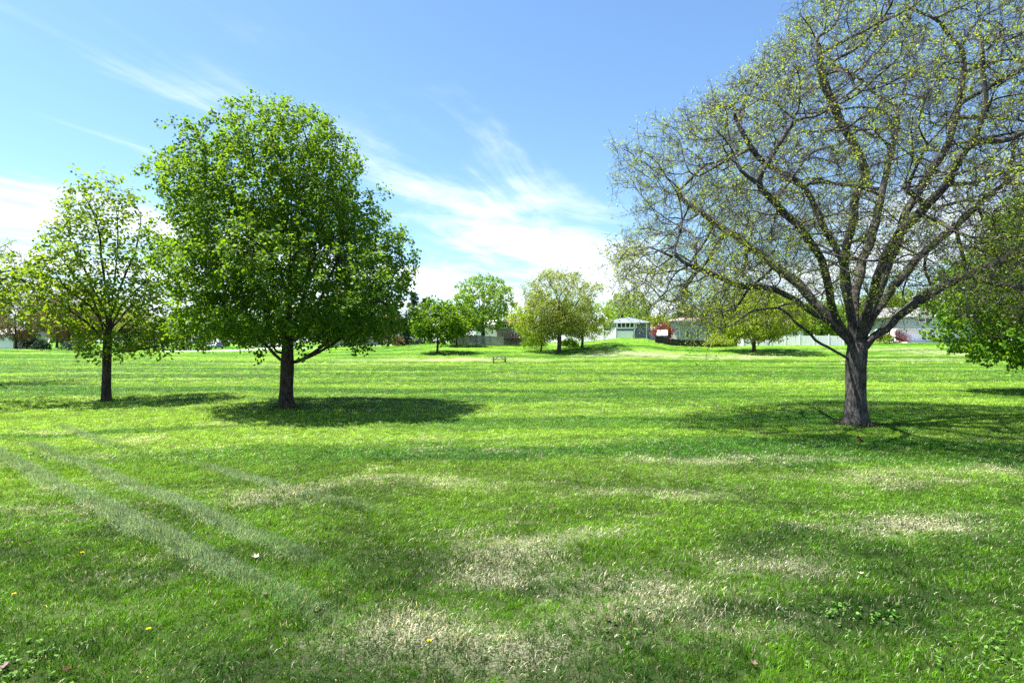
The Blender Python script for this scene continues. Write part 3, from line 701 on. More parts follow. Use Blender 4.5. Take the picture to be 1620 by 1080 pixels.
# shrubs
def shrub(name, px, d, rx, h, label, mat, seed, n=1500, ls=.16, ry=None):
    rng = np.random.default_rng(seed); loc = place(px, d); root = empty(name, loc, label, 'shrub')
    m = MB()
    for k in range(9):
        th = k * .7; m.tube((0, 0, -.1), (math.cos(th) * rx * .6, math.sin(th) * (ry or rx) * .6, h * .7), .03, .01, 4)
    m.build('stem', BARK_FAR, root)
    v = rnd_unit(rng, n); v[:, 2] = np.abs(v[:, 2]); s = rng.random(n) ** .25
    lump = np.array([1 + .35 * mnoise.noise(Vector(q) * 2.3 + Vector((seed, 0, 0))) for q in v])
    pos = v * (s * lump)[:, None] * np.array([rx, ry or rx, h * .8]) + np.array([0, 0, h * .18])
    lv, lf = leaves(rng, pos, unit(v + rnd_unit(rng, n) * .9), unit(v + rnd_unit(rng, n) * .8), ls * rng.uniform(.6, 1.4, n), BLOB_LEAF)
    c = link('foliage', mesh_np('foliage', lv, [lf]), mat, root); c['kind'] = 'stuff'; return root
shrub('round_shrub', 66, 104, 1.5, 2.2, 'dark rounded shrub on the lawn right of the white shed', NEEDLE, 301)
shrub('spreading_shrub', 117, 106, 2.3, 2.0, 'dark spreading evergreen shrub left of the young maple trunk', NEEDLE_B, 302)
shrub('purple_shrub', 352, 168, 2.2, 2.3, 'dull purple shrub behind the parked cars', leaf_mat('leaf_purple', (.045, .022, .026), (.10, .05, .055), (.12, .05, .06), .2), 303)
shrub('purple_shrub', 630, 106, 1.2, 1.9, 'small russet shrub beside the columnar evergreen', LEAF_BROWN, 304)
shrub('clipped_hedge', 655, 112, 6.2, 1.3, 'long low dark hedge left of the round maple', NEEDLE, 305, 2600, ry=.8)
shrub('leafy_shrub', 900, 95, 1.6, 1.5, 'low dark green shrub behind the arching tree trunk', LEAF_MAPLE, 306)
shrub('leafy_shrub', 845, 97, 2.6, 1.9, 'spreading green shrub under the bushy tree', LEAF_MAPLE, 307)
shrub('clipped_hedge', 1482, 98.5, 1.1, .75, 'short clipped hedge beside the glass patio door', LEAF_MAPLE, 308, 900, ry=.5)
shrub('leafy_shrub', 1140, 99, 2.6, 2.6, 'yellow green shrub at the left end of the long white fence', LEAF_YEL, 309)
shrub('leafy_shrub', 740, 108, 2.2, 2.0, 'grey green shrub behind the grey fence', LEAF_MID, 310)
shrub('leafy_shrub', 1400, 100, 1.5, 1.6, 'green shrub at the foot of the red wooden stairs', LEAF_MAPLE_B, 311)

# ------------------------------------------------------------------ building materials
def plain(name, col, rough=.6, spec=.3, var=.12, scale=3.0, metal=0.0):
    m, t = material(name); pos = t.new('ShaderNodeTexCoord').outputs['Object']
    n = t.noise(pos, scale, 4, .6)
    c = t.mix(n, tuple(a * (1 - var) for a in col), tuple(min(1, a * (1 + var)) for a in col))
    t.l.new(principled(t, c, rough, spec, None, metal), t.out.inputs[0]); return m
def siding(name, col):
    m, t = material(name); pos = t.new('ShaderNodeTexCoord').outputs['Object']; x, y, z = t.xyz(pos)
    saw = t.math('FRACT', t.math('MULTIPLY', z, 1 / .18)); n = t.noise(pos, .8, 4, .6)
    c = t.mix(n, tuple(a * .88 for a in col), tuple(min(1, a * 1.1) for a in col))
    t.l.new(principled(t, c, .55, .3, bump(t, t.math('SUBTRACT', 1.0, saw), 1.0, .03)), t.out.inputs[0]); return m
def shingle(name, col):
    m, t = material(name); pos = t.new('ShaderNodeTexCoord').outputs['Object']
    b = t.new('ShaderNodeTexBrick'); t.l.new(pos, b.inputs['Vector']); b.inputs['Scale'].default_value = 3.0
    t.put(b.inputs['Color1'], tuple(a * .8 for a in col)); t.put(b.inputs['Color2'], tuple(a * 1.15 for a in col)); t.put(b.inputs['Mortar'], tuple(a * .6 for a in col))
    n = t.noise(pos, .6, 5, .6); c = t.mix(t.math('MULTIPLY', n, .5), b.outputs[0], col)
    t.l.new(principled(t, c, .9, .1, bump(t, t.noise(pos, 30, 3), .5, .02)), t.out.inputs[0]); return m
WHITE = plain('white_trim', (.88, .81, .87), .45, .35, .04)
VINYL = plain('vinyl_fence', (.86, .80, .85), .4, .4, .05)
GLASS = plain('window_glass', (.018, .022, .028), .06, .7, .2)
BLINDS = plain('glass_over_blinds', (.22, .24, .26), .12, .6, .3)
RED_WOOD = plain('red_stained_wood', (.22, .050, .034), .7, .2, .25, 6)
GREY_WOOD = plain('weathered_wood', (.26, .25, .255), .85, .15, .3, 5)
DARK_WOOD = plain('dark_wood', (.045, .036, .034), .8, .2, .3, 5)
CONCRETE = plain('pale_concrete', (.62, .61, .59), .85, .15, .10, .7)
BLACK = plain('black_metal', (.02, .02, .022), .5, .4)
TAN = plain('table_wood', (.20, .16, .12), .75, .2, .25, 8)
UTIL = plain('utility_grey', (.17, .18, .20), .5, .4)
GREEN_PL = plain('green_plastic', (.10, .30, .24), .45, .4)
S_BLUE = siding('siding_blue', (.135, .128, .215)); S_WHITE = siding('siding_white', (.82, .76, .81)); S_GREY = siding('siding_grey', (.46, .455, .43))
S_TAN = siding('siding_tan', (.42, .38, .30)); S_BEIGE = siding('siding_beige', (.40, .37, .35))
R_BLUE = shingle('shingle_bluegrey', (.17, .20, .26)); R_GREY = shingle('shingle_grey', (.25, .245, .25)); R_PINK = shingle('shingle_pinkbrown', (.33, .24, .23)); R_BROWN = shingle('shingle_brown', (.13, .065, .05)); R_LIGHT = shingle('shingle_light', (.50, .50, .49))

class House:
    """facade looks toward -Y; coordinates are metres from the left front corner at ground level"""
    def __init__(s, name, label, px0, px1, d, base, depth=8.0, rz=0.0):
        s.x0 = gx(px0, d); s.d = d; s.base = base; s.w = gx(px1, d) - s.x0; s.dep = depth
        s.root = empty(name, (s.x0, d, base), label, 'house' if 'shed' not in name else 'shed', None, rz if rz else R(-18))
    def X(s, px): return gx(px, s.d) - s.x0
    def Z(s, py): return gz(py, s.d) - s.base
    def wall(s, top_py, mat, px0=None, px1=None, bot=-.6, y0=0.0, name='wall', dep=None):
        a = 0 if px0 is None else s.X(px0); b = s.w if px1 is None else s.X(px1)
        return MB().box(a, b, y0, y0 + (dep or s.dep), bot, s.Z(top_py)).build(name, mat, s.root)
    def hip(s, eave_py, ridge_py, mat, over=.45, inset=None, px0=None, px1=None, name='roof'):
        a = (0 if px0 is None else s.X(px0)) - over; b = (s.w if px1 is None else s.X(px1)) + over; y0, y1 = -over, s.dep + over
        z, r = s.Z(eave_py), s.Z(ridge_py); ins = s.dep / 2 if inset is None else inset; ym = (y0 + y1) / 2; t = .16
        m = MB().add([(a, y0, z), (b, y0, z), (b, y1, z), (a, y1, z), (a + ins, ym, r), (b - ins, ym, r), (a, y0, z - t), (b, y0, z - t), (b, y1, z - t), (a, y1, z - t)],
                     [(0, 1, 5, 4), (1, 2, 5), (2, 3, 4, 5), (3, 0, 4), (6, 7, 1, 0), (7, 8, 2, 1), (8, 9, 3, 2), (9, 6, 0, 3), (9, 8, 7, 6)])
        o = m.build(name, mat, s.root)
        MB().box(a + .002, b - .002, y0 - .09, y0 - .004, z - .20, z - .03).build('gutter', WHITE, o); return o
    def rect(s, name, mat, px0, px1, py0, py1, y=-.05, thick=.06, parent=None):
        return MB().box(s.X(px0), s.X(px1), y - thick / 2, y + thick / 2, s.Z(py1), s.Z(py0)).build(name, mat, parent or s.root)
    def window(s, px0, px1, py0, py1, panes=1, glass=GLASS, fr=.09, name='window', y=0.0):
        a, b, z0, z1 = s.X(px0), s.X(px1), s.Z(py1), s.Z(py0)
        m = MB(); m.box(a, b, y - .07, y + .02, z1 - fr, z1); m.box(a, b, y - .07, y + .02, z0, z0 + fr)
        n = panes
        for k in range(n + 1):
            c = a + (b - a - fr) * k / n; m.box(c, c + fr, y - .066, y + .02, z0 + fr, z1 - fr)
        w = m.build(name, WHITE, s.root)
        for k in range(n):
            c = a + (b - a - fr) * k / n + fr; e = a + (b - a - fr) * (k + 1) / n
            MB().box(c, e, y - .035, y - .015, z0 + fr, z1 - fr).build('pane', glass, w)
        return w

# blue house on the crest
h = House('house', 'blue grey house with hipped roof and white framed porch windows on the crest', 955, 1021.5, 113, tz(gx(1000, 113), 113) - .4, 9)
h.wall(509.6, S_BLUE); h.hip(509.6, 500.6, R_BLUE)
h.window(976, 1003, 510.2, 519.2, 4, GLASS, .16, y=-.10); h.window(1003.8, 1006.6, 511, 518, 1, GLASS, .09); h.window(967, 976, 510.2, 519.5, 2, BLINDS, .14, y=-.10)
h.rect('skirt_panel', WHITE, 976.4, 1001.6, 524.4, 535, -.10, .2); h.rect('trim', WHITE, 976, 1002.5, 519.4, 520.2, -.12, .2); h.rect('trim', WHITE, 976, 1002.5, 523.3, 524.2, -.12, .22)
h.rect('side_panel', S_WHITE, 966, 975.8, 519.6, 536, -.12, .2); h.rect('corner_trim', WHITE, 1020.6, 1021.9, 509.8, 536, -.04, .1); h.rect('corner_trim', WHITE, 1002.2, 1003.2, 510, 536, -.06, .1)
m = MB(); m.tube((h.X(1005.6), -.14, h.Z(518)), (h.X(1003.6), -.14, h.Z(521)), .07); m.tube((h.X(1003.6), -.14, h.Z(521)), (h.X(1003.0), -.2, h.Z(526)), .07); m.build('downspout', WHITE, h.root)
MB().box(h.X(978.6), h.X(981.8), 3.6, 4.1, h.Z(507), h.Z(497.5)).box(h.X(978.2), h.X(982.2), 3.5, 4.2, h.Z(497.5), h.Z(496.8)).build('chimney', BLACK, h.root)
h.window(958, 964.5, 512, 519, 2, BLINDS, .1)
# lower white wing beside it
h = House('house', 'low white garage wing right of the blue house', 1024, 1037, 121, tz(gx(1030, 121), 121) - .4, 6)
h.wall(521.5, S_WHITE); h.hip(521.5, 516.5, R_GREY); h.rect('garage_door', WHITE, 1026, 1034, 526, 537, -.03, .06)

# house with the pinkish roof
h = House('house', 'two storey beige house with pinkish brown roof behind the dark fence', 1062, 1118, 112, tz(gx(1090, 112), 112) - .5, 9)
h.wall(506.5, S_BEIGE); h.hip(506.5, 497.8, R_PINK, .5)
for a in (1062.8, 1068.2): h.window(a, a + 5, 509.4, 515, 1)
h.window(1083, 1090, 520.5, 535, 1, GLASS, .2, 'glass_door'); h.window(1099, 1105, 520, 535, 1, GLASS, .2, 'glass_door'); h.window(1069, 1075, 523, 532, 1, BLINDS); h.window(1092, 1098, 509.5, 515, 1); h.window(1106, 1112, 509.5, 515, 1)
h.rect('trim', WHITE, 1062, 1118, 516.5, 517.5, -.04, .06)

# brown roofed house with deck, left of centre
h = House('house', 'tan house with brown mansard band and white framed window above a red deck', 786, 832, 113, tz(gx(805, 113), 113) - .4, 9)
h.wall(514.5, S_TAN); h.hip(508.5, 503.5, R_BROWN, .6)
o = MB().prism([(-.3, h.Z(515)), (h.w + .3, h.Z(515)), (h.w + .1, h.Z(508.6)), (-.1, h.Z(508.6))], -.35, .2).build('mansard_band', R_BROWN, h.root)
h.window(793, 804.5, 511.3, 519.6, 1, GLASS, .2, y=-.42); h.window(811, 820, 522, 534, 2, BLINDS, .14)
# deck as a thing of its own
def deck(name, label, px0, px1, d, top_py, floor_py, base, dep=3.0, mat=RED_WOOD, stairs=None):
    x0, x1 = gx(px0, d), gx(px1, d); root = empty(name, (x0, d, base), label, 'deck'); w = x1 - x0; zf = gz(floor_py, d) - base; zr = gz(top_py, d) - base
    nb = max(3, int(dep / .28))
    fl = MB()
    for k in range(nb): fl.box(0, w, dep * k / nb, dep * (k + .92) / nb, zf - .05, zf)
    fl.build('floor', mat, root)
    n = max(2, int(w / 1.6)); 
    for k in range(n + 1): MB().box(w * k / n - .05, w * k / n + .05, -.06, .04, -.4, zr + .05).build('post', mat, root)
    rail = MB(); rail.box(-.1, w + .1, -.08, .06, zr - .06, zr); rail.box(-.04, w + .04, -.05, .03, zf + .1, zf + .17); rail.build('handrail', mat, root)
    bal = MB()
    for k in range(int(w / .16)): bal.box(.08 + k * .16, .12 + k * .16, -.03, .01, zf + .17, zr - .06)
    b = bal.build('baluster', mat, root); b['kind'] = 'stuff'
    if stairs:
        sx, n, rise, run = stairs
        st = MB(); tr = []
        for k in range(n):
            MB().box(sx + k * run, sx + (k + 1) * run + .03, 0.1, 1.2, zf - (k + 1) * rise - .04, zf - (k + 1) * rise).build('step', mat, root)
        for yy in (.05, 1.22):
            m = MB(); L = n * run
            m.add([(sx, yy, zf - .35), (sx, yy, zf), (sx + L, yy, zf - n * rise), (sx + L, yy, zf - n * rise - .35), (sx, yy + .05, zf - .35), (sx, yy + .05, zf), (sx + L, yy + .05, zf - n * rise), (sx + L, yy + .05, zf - n * rise - .35)], [(3, 2, 1, 0), (4, 5, 6, 7), (0, 1, 5, 4), (1, 2, 6, 5), (2, 3, 7, 6), (3, 0, 4, 7)])
            m.build('stringer', mat, root)
            r = MB()
            for zz in (.95, .55): r.tube((sx, yy - .03, zf + zz), (sx + L, yy - .03, zf - n * rise + zz), .05, .05, 6)
            for k in range(0, n + 1, 1): r.box(sx + L * k / n - .03, sx + L * k / n + .03, yy - .06, yy - .01, zf - k * rise - .1, zf - k * rise + .95)
            r.build('stair_rail', mat, root)
    return root
deck('wooden_deck', 'red stained deck below the tan house beside the grey fence', 795, 826, 110, 527, 535.5, tz(gx(810, 110), 110) - .1, 2.5)
# pale house left of it
h = House('house', 'pale blue white house partly hidden behind the tall fresh green tree', 750, 785, 121, tz(gx(770, 121), 121) - .3, 9)
h.wall(513, S_WHITE); h.hip(513, 505, R_LIGHT, .4); h.window(770, 777, 516, 522, 1, BLINDS); h.window(756, 764, 516, 522, 2, BLINDS)

# white house behind the long fence
h = House('house', 'white house behind the long white fence, seen under the forked tree', 1178, 1262, 116, tz(gx(1220, 116), 116) - .3, 9)
h.wall(512, S_WHITE); h.hip(512, 500, R_PINK, .5)
for a in (1186, 1205, 1228, 1246): h.window(a, a + 8, 519, 531, 2, GLASS, .12)
# house at the fork
h = House('house', 'beige house with pinkish roof seen through the fork of the big tree', 1268, 1368, 124, tz(gx(1310, 124), 124) - .3, 9)
h.wall(516, S_BEIGE); h.hip(516, 503, R_PINK, .5)
for a in (1280, 1310, 1345): h.window(a, a + 9, 521, 531, 2, GLASS, .12)

# grey two storey house on the right
zb = gz(540.2, 101)
h = House('house', 'two storey light grey house with glass patio door at the right', 1417, 1545, 101, zb, 9, R(-3))
h.wall(500.5, S_GREY, y0=-.5, bot=h.Z(520.4), name='upper_wall', dep=9.5); h.wall(520.5, S_WHITE, name='lower_wall'); 
h.hip(500.5, 484.5, R_GREY, .9, 1.0)
h.rect('trim', WHITE, 1417, 1545, 519.8, 520.9, -.53, .06)
h.window(1448, 1470, 502.4, 510.0, 2, GLASS, .14, y=-.5); h.window(1500, 1518, 502.4, 510, 2, GLASS, .14, y=-.5)
h.window(1455, 1473.5, 522.4, 538.6, 2, GLASS, .18, 'glass_door'); h.window(1510, 1522, 524, 532, 2, BLINDS, .12)
h.rect('wall_lamp', BLACK, 1453.0, 1454.0, 522.5, 525, -.1, .15)
deck('wooden_deck', 'red stained deck with stairs against the grey house', 1391, 1423, 99.5, 523.5, 532, gz(540, 99.5), 2.0, stairs=(gx(1423, 99.5) - gx(1391, 99.5), 6, .15, .34))
px_, d_ = 1470, 97.5
pat = MB().box(-4.2, 4.6, -.6, 3.2, -.7, .0).build('patio', CONCRETE); pat.location = (gx(px_, 98.5), 98.5, gz(540.6, 98.5)); tag(pat, 'pale concrete patio in front of the glass patio door', kind='structure')

# white shed at the far left
h = House('shed', 'white garage shed with light grey roof at the far left', -14, 37.5, 128, tz(gx(20, 128), 128) - .1, 7)
h.wall(528, S_WHITE); 
a, b, zc, zr = -.5, h.w + .7, h.Z(528.5), h.Z(518.5)
MB().add([(a, -.5, zc), (b, -.5, zc), (b - .7, 3.5, zr), (a, 3.5, zr), (b, 7.5, zc), (a, 7.5, zc), (a, -.5, zc - .18), (b, -.5, zc - .18), (b, 7.5, zc - .18), (a, 7.5, zc - .18)],
         [(0, 1, 2, 3), (3, 2, 4, 5), (1, 7, 8, 4, 2), (6, 7, 1, 0), (9, 6, 0, 3, 5), (5, 4, 8, 9), (9, 8, 7, 6)]).build('roof', R_LIGHT, h.root)
h.rect('corner_trim', WHITE, 36.6, 37.9, 529.4, 548, -.04, .1)
h.window(4, 14, 533, 539, 2, BLINDS, .14)
# houses beyond the road
h = House('house', 'white house beyond the concrete road, seen through the big maple', 395, 445, 185, tz(gx(420, 185), 185), 10)
h.wall(527, S_WHITE); h.hip(527, 518, R_GREY, .6); h.rect('garage_door', WHITE, 430, 441, 533, 546, -.04, .08); h.window(400, 409, 531, 538, 2); h.window(414, 422, 531, 538, 2)
h = House('house', 'tan house with dark roof beyond the road, right of the maple trunk', 520, 590, 190, tz(gx(555, 190), 190), 10)
h.wall(528, S_TAN); h.hip(528, 518, R_BROWN, .6); h.window(530, 540, 532, 539, 2); h.window(560, 572, 532, 539, 2)

# small grey sheds and boxes
h = House('garden_shed', 'small shed with white roof beside the red leafed tree', 1040, 1054.5, 101, tz(gx(1047, 101), 101) - .1, 2.2)
h.wall(530, S_BLUE)
MB().add([(-.15, -.2, h.Z(530.5)), (h.w + .15, -.2, h.Z(530.5)), (h.w + .05, 1.1, h.Z(522)), (-.05, 1.1, h.Z(522)), (h.w + .15, 2.4, h.Z(530.5)), (-.15, 2.4, h.Z(530.5))], [(0, 1, 2, 3), (3, 2, 4, 5), (1, 4, 2), (5, 0, 3), (5, 4, 1, 0)]).build('roof', plain('metal_roof', (.62, .66, .70), .35, .5, .08), h.root)
h.rect('door', DARK_WOOD, 1043, 1049, 531.5, 545, -.03, .05)

# ------------------------------------------------------------------ fences
def fence(name, label, pts, ht, mat, pan=2.4, board=.15, post=.12, gap=.012, cap=True, top_wave=0.0, seed=0):
    """pts: (x, y) corners; panels follow the ground, each panel and post its own part"""
    root = empty(name, (pts[0][0], pts[0][1], tz(*pts[0])), label, 'fence'); o0 = Vector(root.location); rng = random.Random(seed)
    for (a, b) in zip(pts[:-1], pts[1:]):
        A, B = Vector((*a, 0)), Vector((*b, 0)); L = (B - A).length; n = max(1, round(L / pan)); dv = (B - A) / L; nv = Vector((dv.y, -dv.x, 0))
        for k in range(n + 1):
            p = A + dv * (L * k / n); z = tz(p.x, p.y)
            m = MB(); s = post / 2; m.box(-s, s, -s, s, -.3, ht + .10)
            if cap: m.add([(-s * 1.3, -s * 1.3, ht + .10), (s * 1.3, -s * 1.3, ht + .10), (s * 1.3, s * 1.3, ht + .10), (-s * 1.3, s * 1.3, ht + .10), (0, 0, ht + .2)], [(0, 1, 4), (1, 2, 4), (2, 3, 4), (3, 0, 4), (3, 2, 1, 0)])
            o = m.build('post', mat, root); o.location = Vector((p.x, p.y, z)) - o0; o.rotation_euler = (0, 0, math.atan2(dv.y, dv.x))
            if k == n: continue
            q = A + dv * (L * (k + 1) / n); z2 = tz(q.x, q.y); w = L / n - post; m = MB(); nb = max(4, int(w / board)); bw = w / nb
            for i in range(nb):
                x = post / 2 + i * bw; zz = (z2 - z) * (x / (L / n)); t = ht + rng.uniform(-top_wave, top_wave); yo = rng.uniform(-.006, .006)
                m.box(x + gap / 2, x + bw - gap / 2, -.012 + yo, .012 + yo, zz - .05, zz + t - .03)
            for hz in (.2, ht - .22):
                m.add([(post / 2, .02, hz), (post / 2 + w, .02, hz + z2 - z), (post / 2 + w, .07, hz + z2 - z), (post / 2, .07, hz), (post / 2, .02, hz + .09), (post / 2 + w, .02, hz + .09 + z2 - z), (post / 2 + w, .07, hz + .09 + z2 - z), (post / 2, .07, hz + .09)], [(3, 2, 1, 0), (4, 5, 6, 7), (0, 1, 5, 4), (1, 2, 6, 5), (2, 3, 7, 6), (3, 0, 4, 7)])
            o = m.build('panel', mat, root); o.location = Vector((p.x, p.y, z)) - o0; o.rotation_euler = (0, 0, math.atan2(dv.y, dv.x))
    return root
fence('wooden_fence', 'weathered grey wooden fence on the slope below the tan house', [(gx(712, 101), 101), (gx(796, 99.5), 99.5)], 1.75, GREY_WOOD, board=.15, top_wave=.03, cap=False, gap=.02)
fence('vinyl_fence', 'white vinyl fence left of the blue house', [(gx(898, 108), 108), (gx(974, 104), 104)], 1.75, VINYL)
fence('vinyl_fence', 'long white vinyl fence behind the low forked tree', [(gx(1163, 103), 103), (gx(1176, 101), 101), (gx(1335, 96.5), 96.5)], 1.7, VINYL)
fence('low_fence', 'low dark brown fence in front of the house with the pinkish roof', [(gx(1037, 99), 99), (gx(1165, 101), 101)], 1.15, DARK_WOOD, board=.2, cap=False)
fence('vinyl_fence', 'short white fence beyond the garden shed', [(gx(1024, 116), 116), (gx(1037, 115), 115)], 1.5, VINYL)

# ------------------------------------------------------------------ road and kerb
def ribbon(name, pts, w, mat, lift, label, n=12):
    P = []; 
    for i in range(len(pts) - 1):
        p0 = Vector(pts[max(i - 1, 0)]); p1 = Vector(pts[i]); p2 = Vector(pts[i + 1]); p3 = Vector(pts[min(i + 2, len(pts) - 1)])
        for k in range(n):
            s = k / n; P.append(.5 * ((2 * p1) + (p2 - p0) * s + (2 * p0 - 5 * p1 + 4 * p2 - p3) * s * s + (3 * p1 - p0 - 3 * p2 + p3) * s ** 3))
    P.append(Vector(pts[-1])); V = []; nw = 6
    for i, p in enumerate(P):
        t = (P[min(i + 1, len(P) - 1)] - P[max(i - 1, 0)]).normalized(); nn = Vector((-t.y, t.x))
        for k in range(nw + 1):
            e = p + nn * w * (k / nw - .5); V.append((e.x, e.y, tz(e.x, e.y) + lift))
    Fq = [(i * (nw + 1) + k, i * (nw + 1) + k + 1, (i + 1) * (nw + 1) + k + 1, (i + 1) * (nw + 1) + k) for i in range(len(P) - 1) for k in range(nw)]
    me = bpy.data.meshes.new(name); me.from_pydata(V, [], Fq); me.update()
    o = link(name, me, mat); tag(o, label, kind='structure'); return o
ribbon('road', [(-67, 108.5), (-61, 110), (-57, 118), (-60, 140), (-72, 180), (-105, 260)], 7.5, CONCRETE, .05, 'pale concrete road curving away behind the lawn')
ribbon('road', [(-60, 142), (-45, 146), (-20, 150), (10, 156), (40, 172)], 6.0, CONCRETE, .062, 'pale concrete side road behind the big maple')

# ------------------------------------------------------------------ cars beyond the road
def car(name, label, px, d, rz, paint, seed=0):
    loc = place(px, d); root = empty(name, (loc[0], loc[1], loc[2] + .03), label, 'car', None, rz)
    prof = [(-2.25, .45), (2.2, .45), (2.28, .85), (2.1, 1.02), (1.0, 1.12), (-2.2, 1.12), (-2.3, .8)]
    MB().prism(prof, -.92, .92).build('body', paint, root, bevel=.07)
    cab = MB(); lo = [(-2.15, 1.10), (1.05, 1.10), (.35, 1.72), (-1.9, 1.76)]
    cab.add([(x, -.86 if z < 1.3 else -.70, z) for x, z in lo] + [(x, .86 if z < 1.3 else .70, z) for x, z in lo], [(3, 2, 1, 0), (4, 5, 6, 7), (0, 1, 5, 4), (1, 2, 6, 5), (2, 3, 7, 6), (3, 0, 4, 7)])
    cb = cab.build('cabin', paint, root, bevel=.05)
    for s in (-1, 1):
        MB().add([(-1.9, s * .865, 1.2), (.75, s * .865, 1.2), (.3, s * .745, 1.6), (-1.75, s * .745, 1.62)], [(0, 1, 2, 3)]).build('window', GLASS, root)
        for x in (-1.4, 1.4):
            w = MB().tube((x, s * .70, .36), (x, s * .93, .36), .36, .36, 20).build('wheel', BLACK, root, bevel=.04)
            MB().tube((x, s * .925, .36), (x, s * .945, .36), .2, .2, 14).build('rim', plain('rim', (.5, .5, .5), .3, .5), w)
        MB().box(2.2, 2.29, s * .72 - .16, s * .72 + .16, .76, .9).build('headlight', WHITE, root)
        MB().box(-2.32, -2.24, s * .78 - .1, s * .78 + .1, .85, 1.1).build('tail_light', RED_WOOD, root)
    MB().add([(1.02, -.78, 1.17), (1.02, .78, 1.17), (.42, .66, 1.68), (.42, -.66, 1.68)], [(0, 1, 2, 3)]).build('windscreen', GLASS, root)
    MB().add([(-2.17, .76, 1.2), (-2.17, -.76, 1.2), (-1.95, -.64, 1.68), (-1.95, .64, 1.68)], [(0, 1, 2, 3)]).build('rear_window', GLASS, root)
    return root
car('parked_car', 'dark blue car parked where the concrete road bends away', 346, 150, R(-60), plain('paint_dark', (.03, .045, .075), .2, .6))
car('parked_car', 'white car parked behind the dark blue car', 332, 158, R(-30), plain('paint_white', (.72, .73, .75), .2, .6))
car('parked_car', 'silver car parked behind the low hedge', 648, 121, R(4), plain('paint_silver', (.5, .52, .55), .25, .6))
car('parked_car', 'light grey car seen through the leaves beyond the side road', 437, 164, R(8), plain('paint_lightgrey', (.55, .57, .6), .25, .6))

# ------------------------------------------------------------------ picnic tables
def picnic(px, d, L, label, rz=0.0, mat=TAN):
    p = place(px, d); root = empty('picnic_table', (p[0], p[1], p[2] + .03), label, 'picnic table', None, rz)
    for k in range(5): MB().box(-L / 2, L / 2, -.36 + k * .148, -.36 + k * .148 + .138, .70, .745).build('top_plank', mat, root)
    for s in (-1, 1):
        for k in range(2): MB().box(-L / 2, L / 2, s * .68 - .14 + k * .145, s * .68 - .14 + k * .145 + .135, .41, .45).build('seat_plank', mat, root)
        x = s * (L / 2 - .3)
        MB().box(x - .04, x + .04, -.78, .78, .33, .41).build('seat_beam', DARK_WOOD, root); MB().box(x - .04, x + .04, -.35, .35, .62, .70).build('top_beam', DARK_WOOD, root)
        for q in (-1, 1): MB().tube((x + .06 * s, q * .30, .70), (x + .06 * s, q * .66, -.03), .05, .05, 6).build('leg', DARK_WOOD, root)
    m = MB(); m.tube((-L / 2 + .3, 0, .38), (-.12, 0, .68), .035); m.build('brace', DARK_WOOD, root)
    m = MB(); m.tube((L / 2 - .3, 0, .38), (.12, 0, .68), .035); m.build('brace', DARK_WOOD, root)
    return root
picnic(790, 66.5, 1.85, 'small wooden picnic table alone in the middle of the lawn', R(4))
picnic(1495, 97.5, 1.5, 'wooden picnic table on the patio of the grey house', 0)

p = place(162.5, 80); root = empty('utility_box', p, 'grey metal utility box on the lawn behind the young maple trunk', 'utility box')
MB().box(-.28, .28, -.22, .22, -.1, 1.02).build('cabinet', UTIL, root, bevel=.03); MB().box(-.31, .31, -.25, .25, 1.02, 1.08).build('lid', UTIL, root, bevel=.02); MB().box(-.2, .2, -.235, -.215, .15, .9).build('door', UTIL, root)
p = place(1553, 96); root = empty('waste_bin', p, 'small green bin on the lawn near the grey house', 'bin')
MB().tube((0, 0, -.05), (0, 0, .72), .22, .28, 14).build('barrel', GREEN_PL, root); MB().tube((0, 0, .72), (0, 0, .80), .30, .24, 14).build('lid', GREEN_PL, root)

# ------------------------------------------------------------------ the robin
m_back, t = material('robin_plumage')
tcx = t.new('ShaderNodeTexCoord').outputs['Object']; x, y, z = t.xyz(tcx); nz = t.noise(tcx, 60, 3)
brst = t.smooth(t.math('ADD', t.math('SUBTRACT', t.math('MULTIPLY', x, -1.0), t.math('MULTIPLY', t.math('SUBTRACT', z, .10), .75)), t.math('MULTIPLY', t.math('SUBTRACT', nz, .5), .02)), -.005, .012)
head = t.smooth(z, .150, .158)
c = t.mix(brst, (.035, .030, .028), (.48, .115, .020)); c = t.mix(head, c, (.018, .016, .016))
t.l.new(principled(t, c, .75, .2), t.out.inputs[0])
BX, BY = gx(1360, 13.5), 13.5; bz = tz(BX, BY) + .035
robin = empty('robin', (BX, BY, bz), 'robin with orange breast standing on the grass before the big tree', 'bird')
spine = [((.135, 0, .045), .004, .012), ((.10, 0, .058), .008, .018), ((.07, 0, .070), .020, .022), ((.045, 0, .085), .034, .034), ((.015, 0, .100), .043, .043), ((-.012, 0, .118), .044, .042), ((-.032, 0, .138), .035, .034), ((-.042, 0, .155), .026, .025), ((-.050, 0, .170), .024, .023), ((-.060, 0, .182), .019, .018), ((-.070, 0, .186), .008, .008)]
V = []; ns = 14
for i, (p, rv, rh) in enumerate(spine):
    a = Vector(spine[max(i - 1, 0)][0]); b = Vector(spine[min(i + 1, len(spine) - 1)][0]); tt = (b - a).normalized(); side = Vector((0, 1, 0)); up_ = side.cross(tt).normalized()
    for k in range(ns): V.append(Vector(p) + up_ * rv * math.cos(6.2832 * k / ns) + side * rh * math.sin(6.2832 * k / ns))
Fq = [(i * ns + k, i * ns + (k + 1) % ns, (i + 1) * ns + (k + 1) % ns, (i + 1) * ns + k) for i in range(len(spine) - 1) for k in range(ns)] + [tuple(range(ns)), tuple(range(len(V) - 1, len(V) - ns - 1, -1))]
MB().add(V, Fq).build('body', m_back, robin, True)
MB().tube((-.068, 0, .186), (-.094, 0, .180), .007, .001, 8).build('beak', plain('beak', (.5, .28, .04), .4), robin)
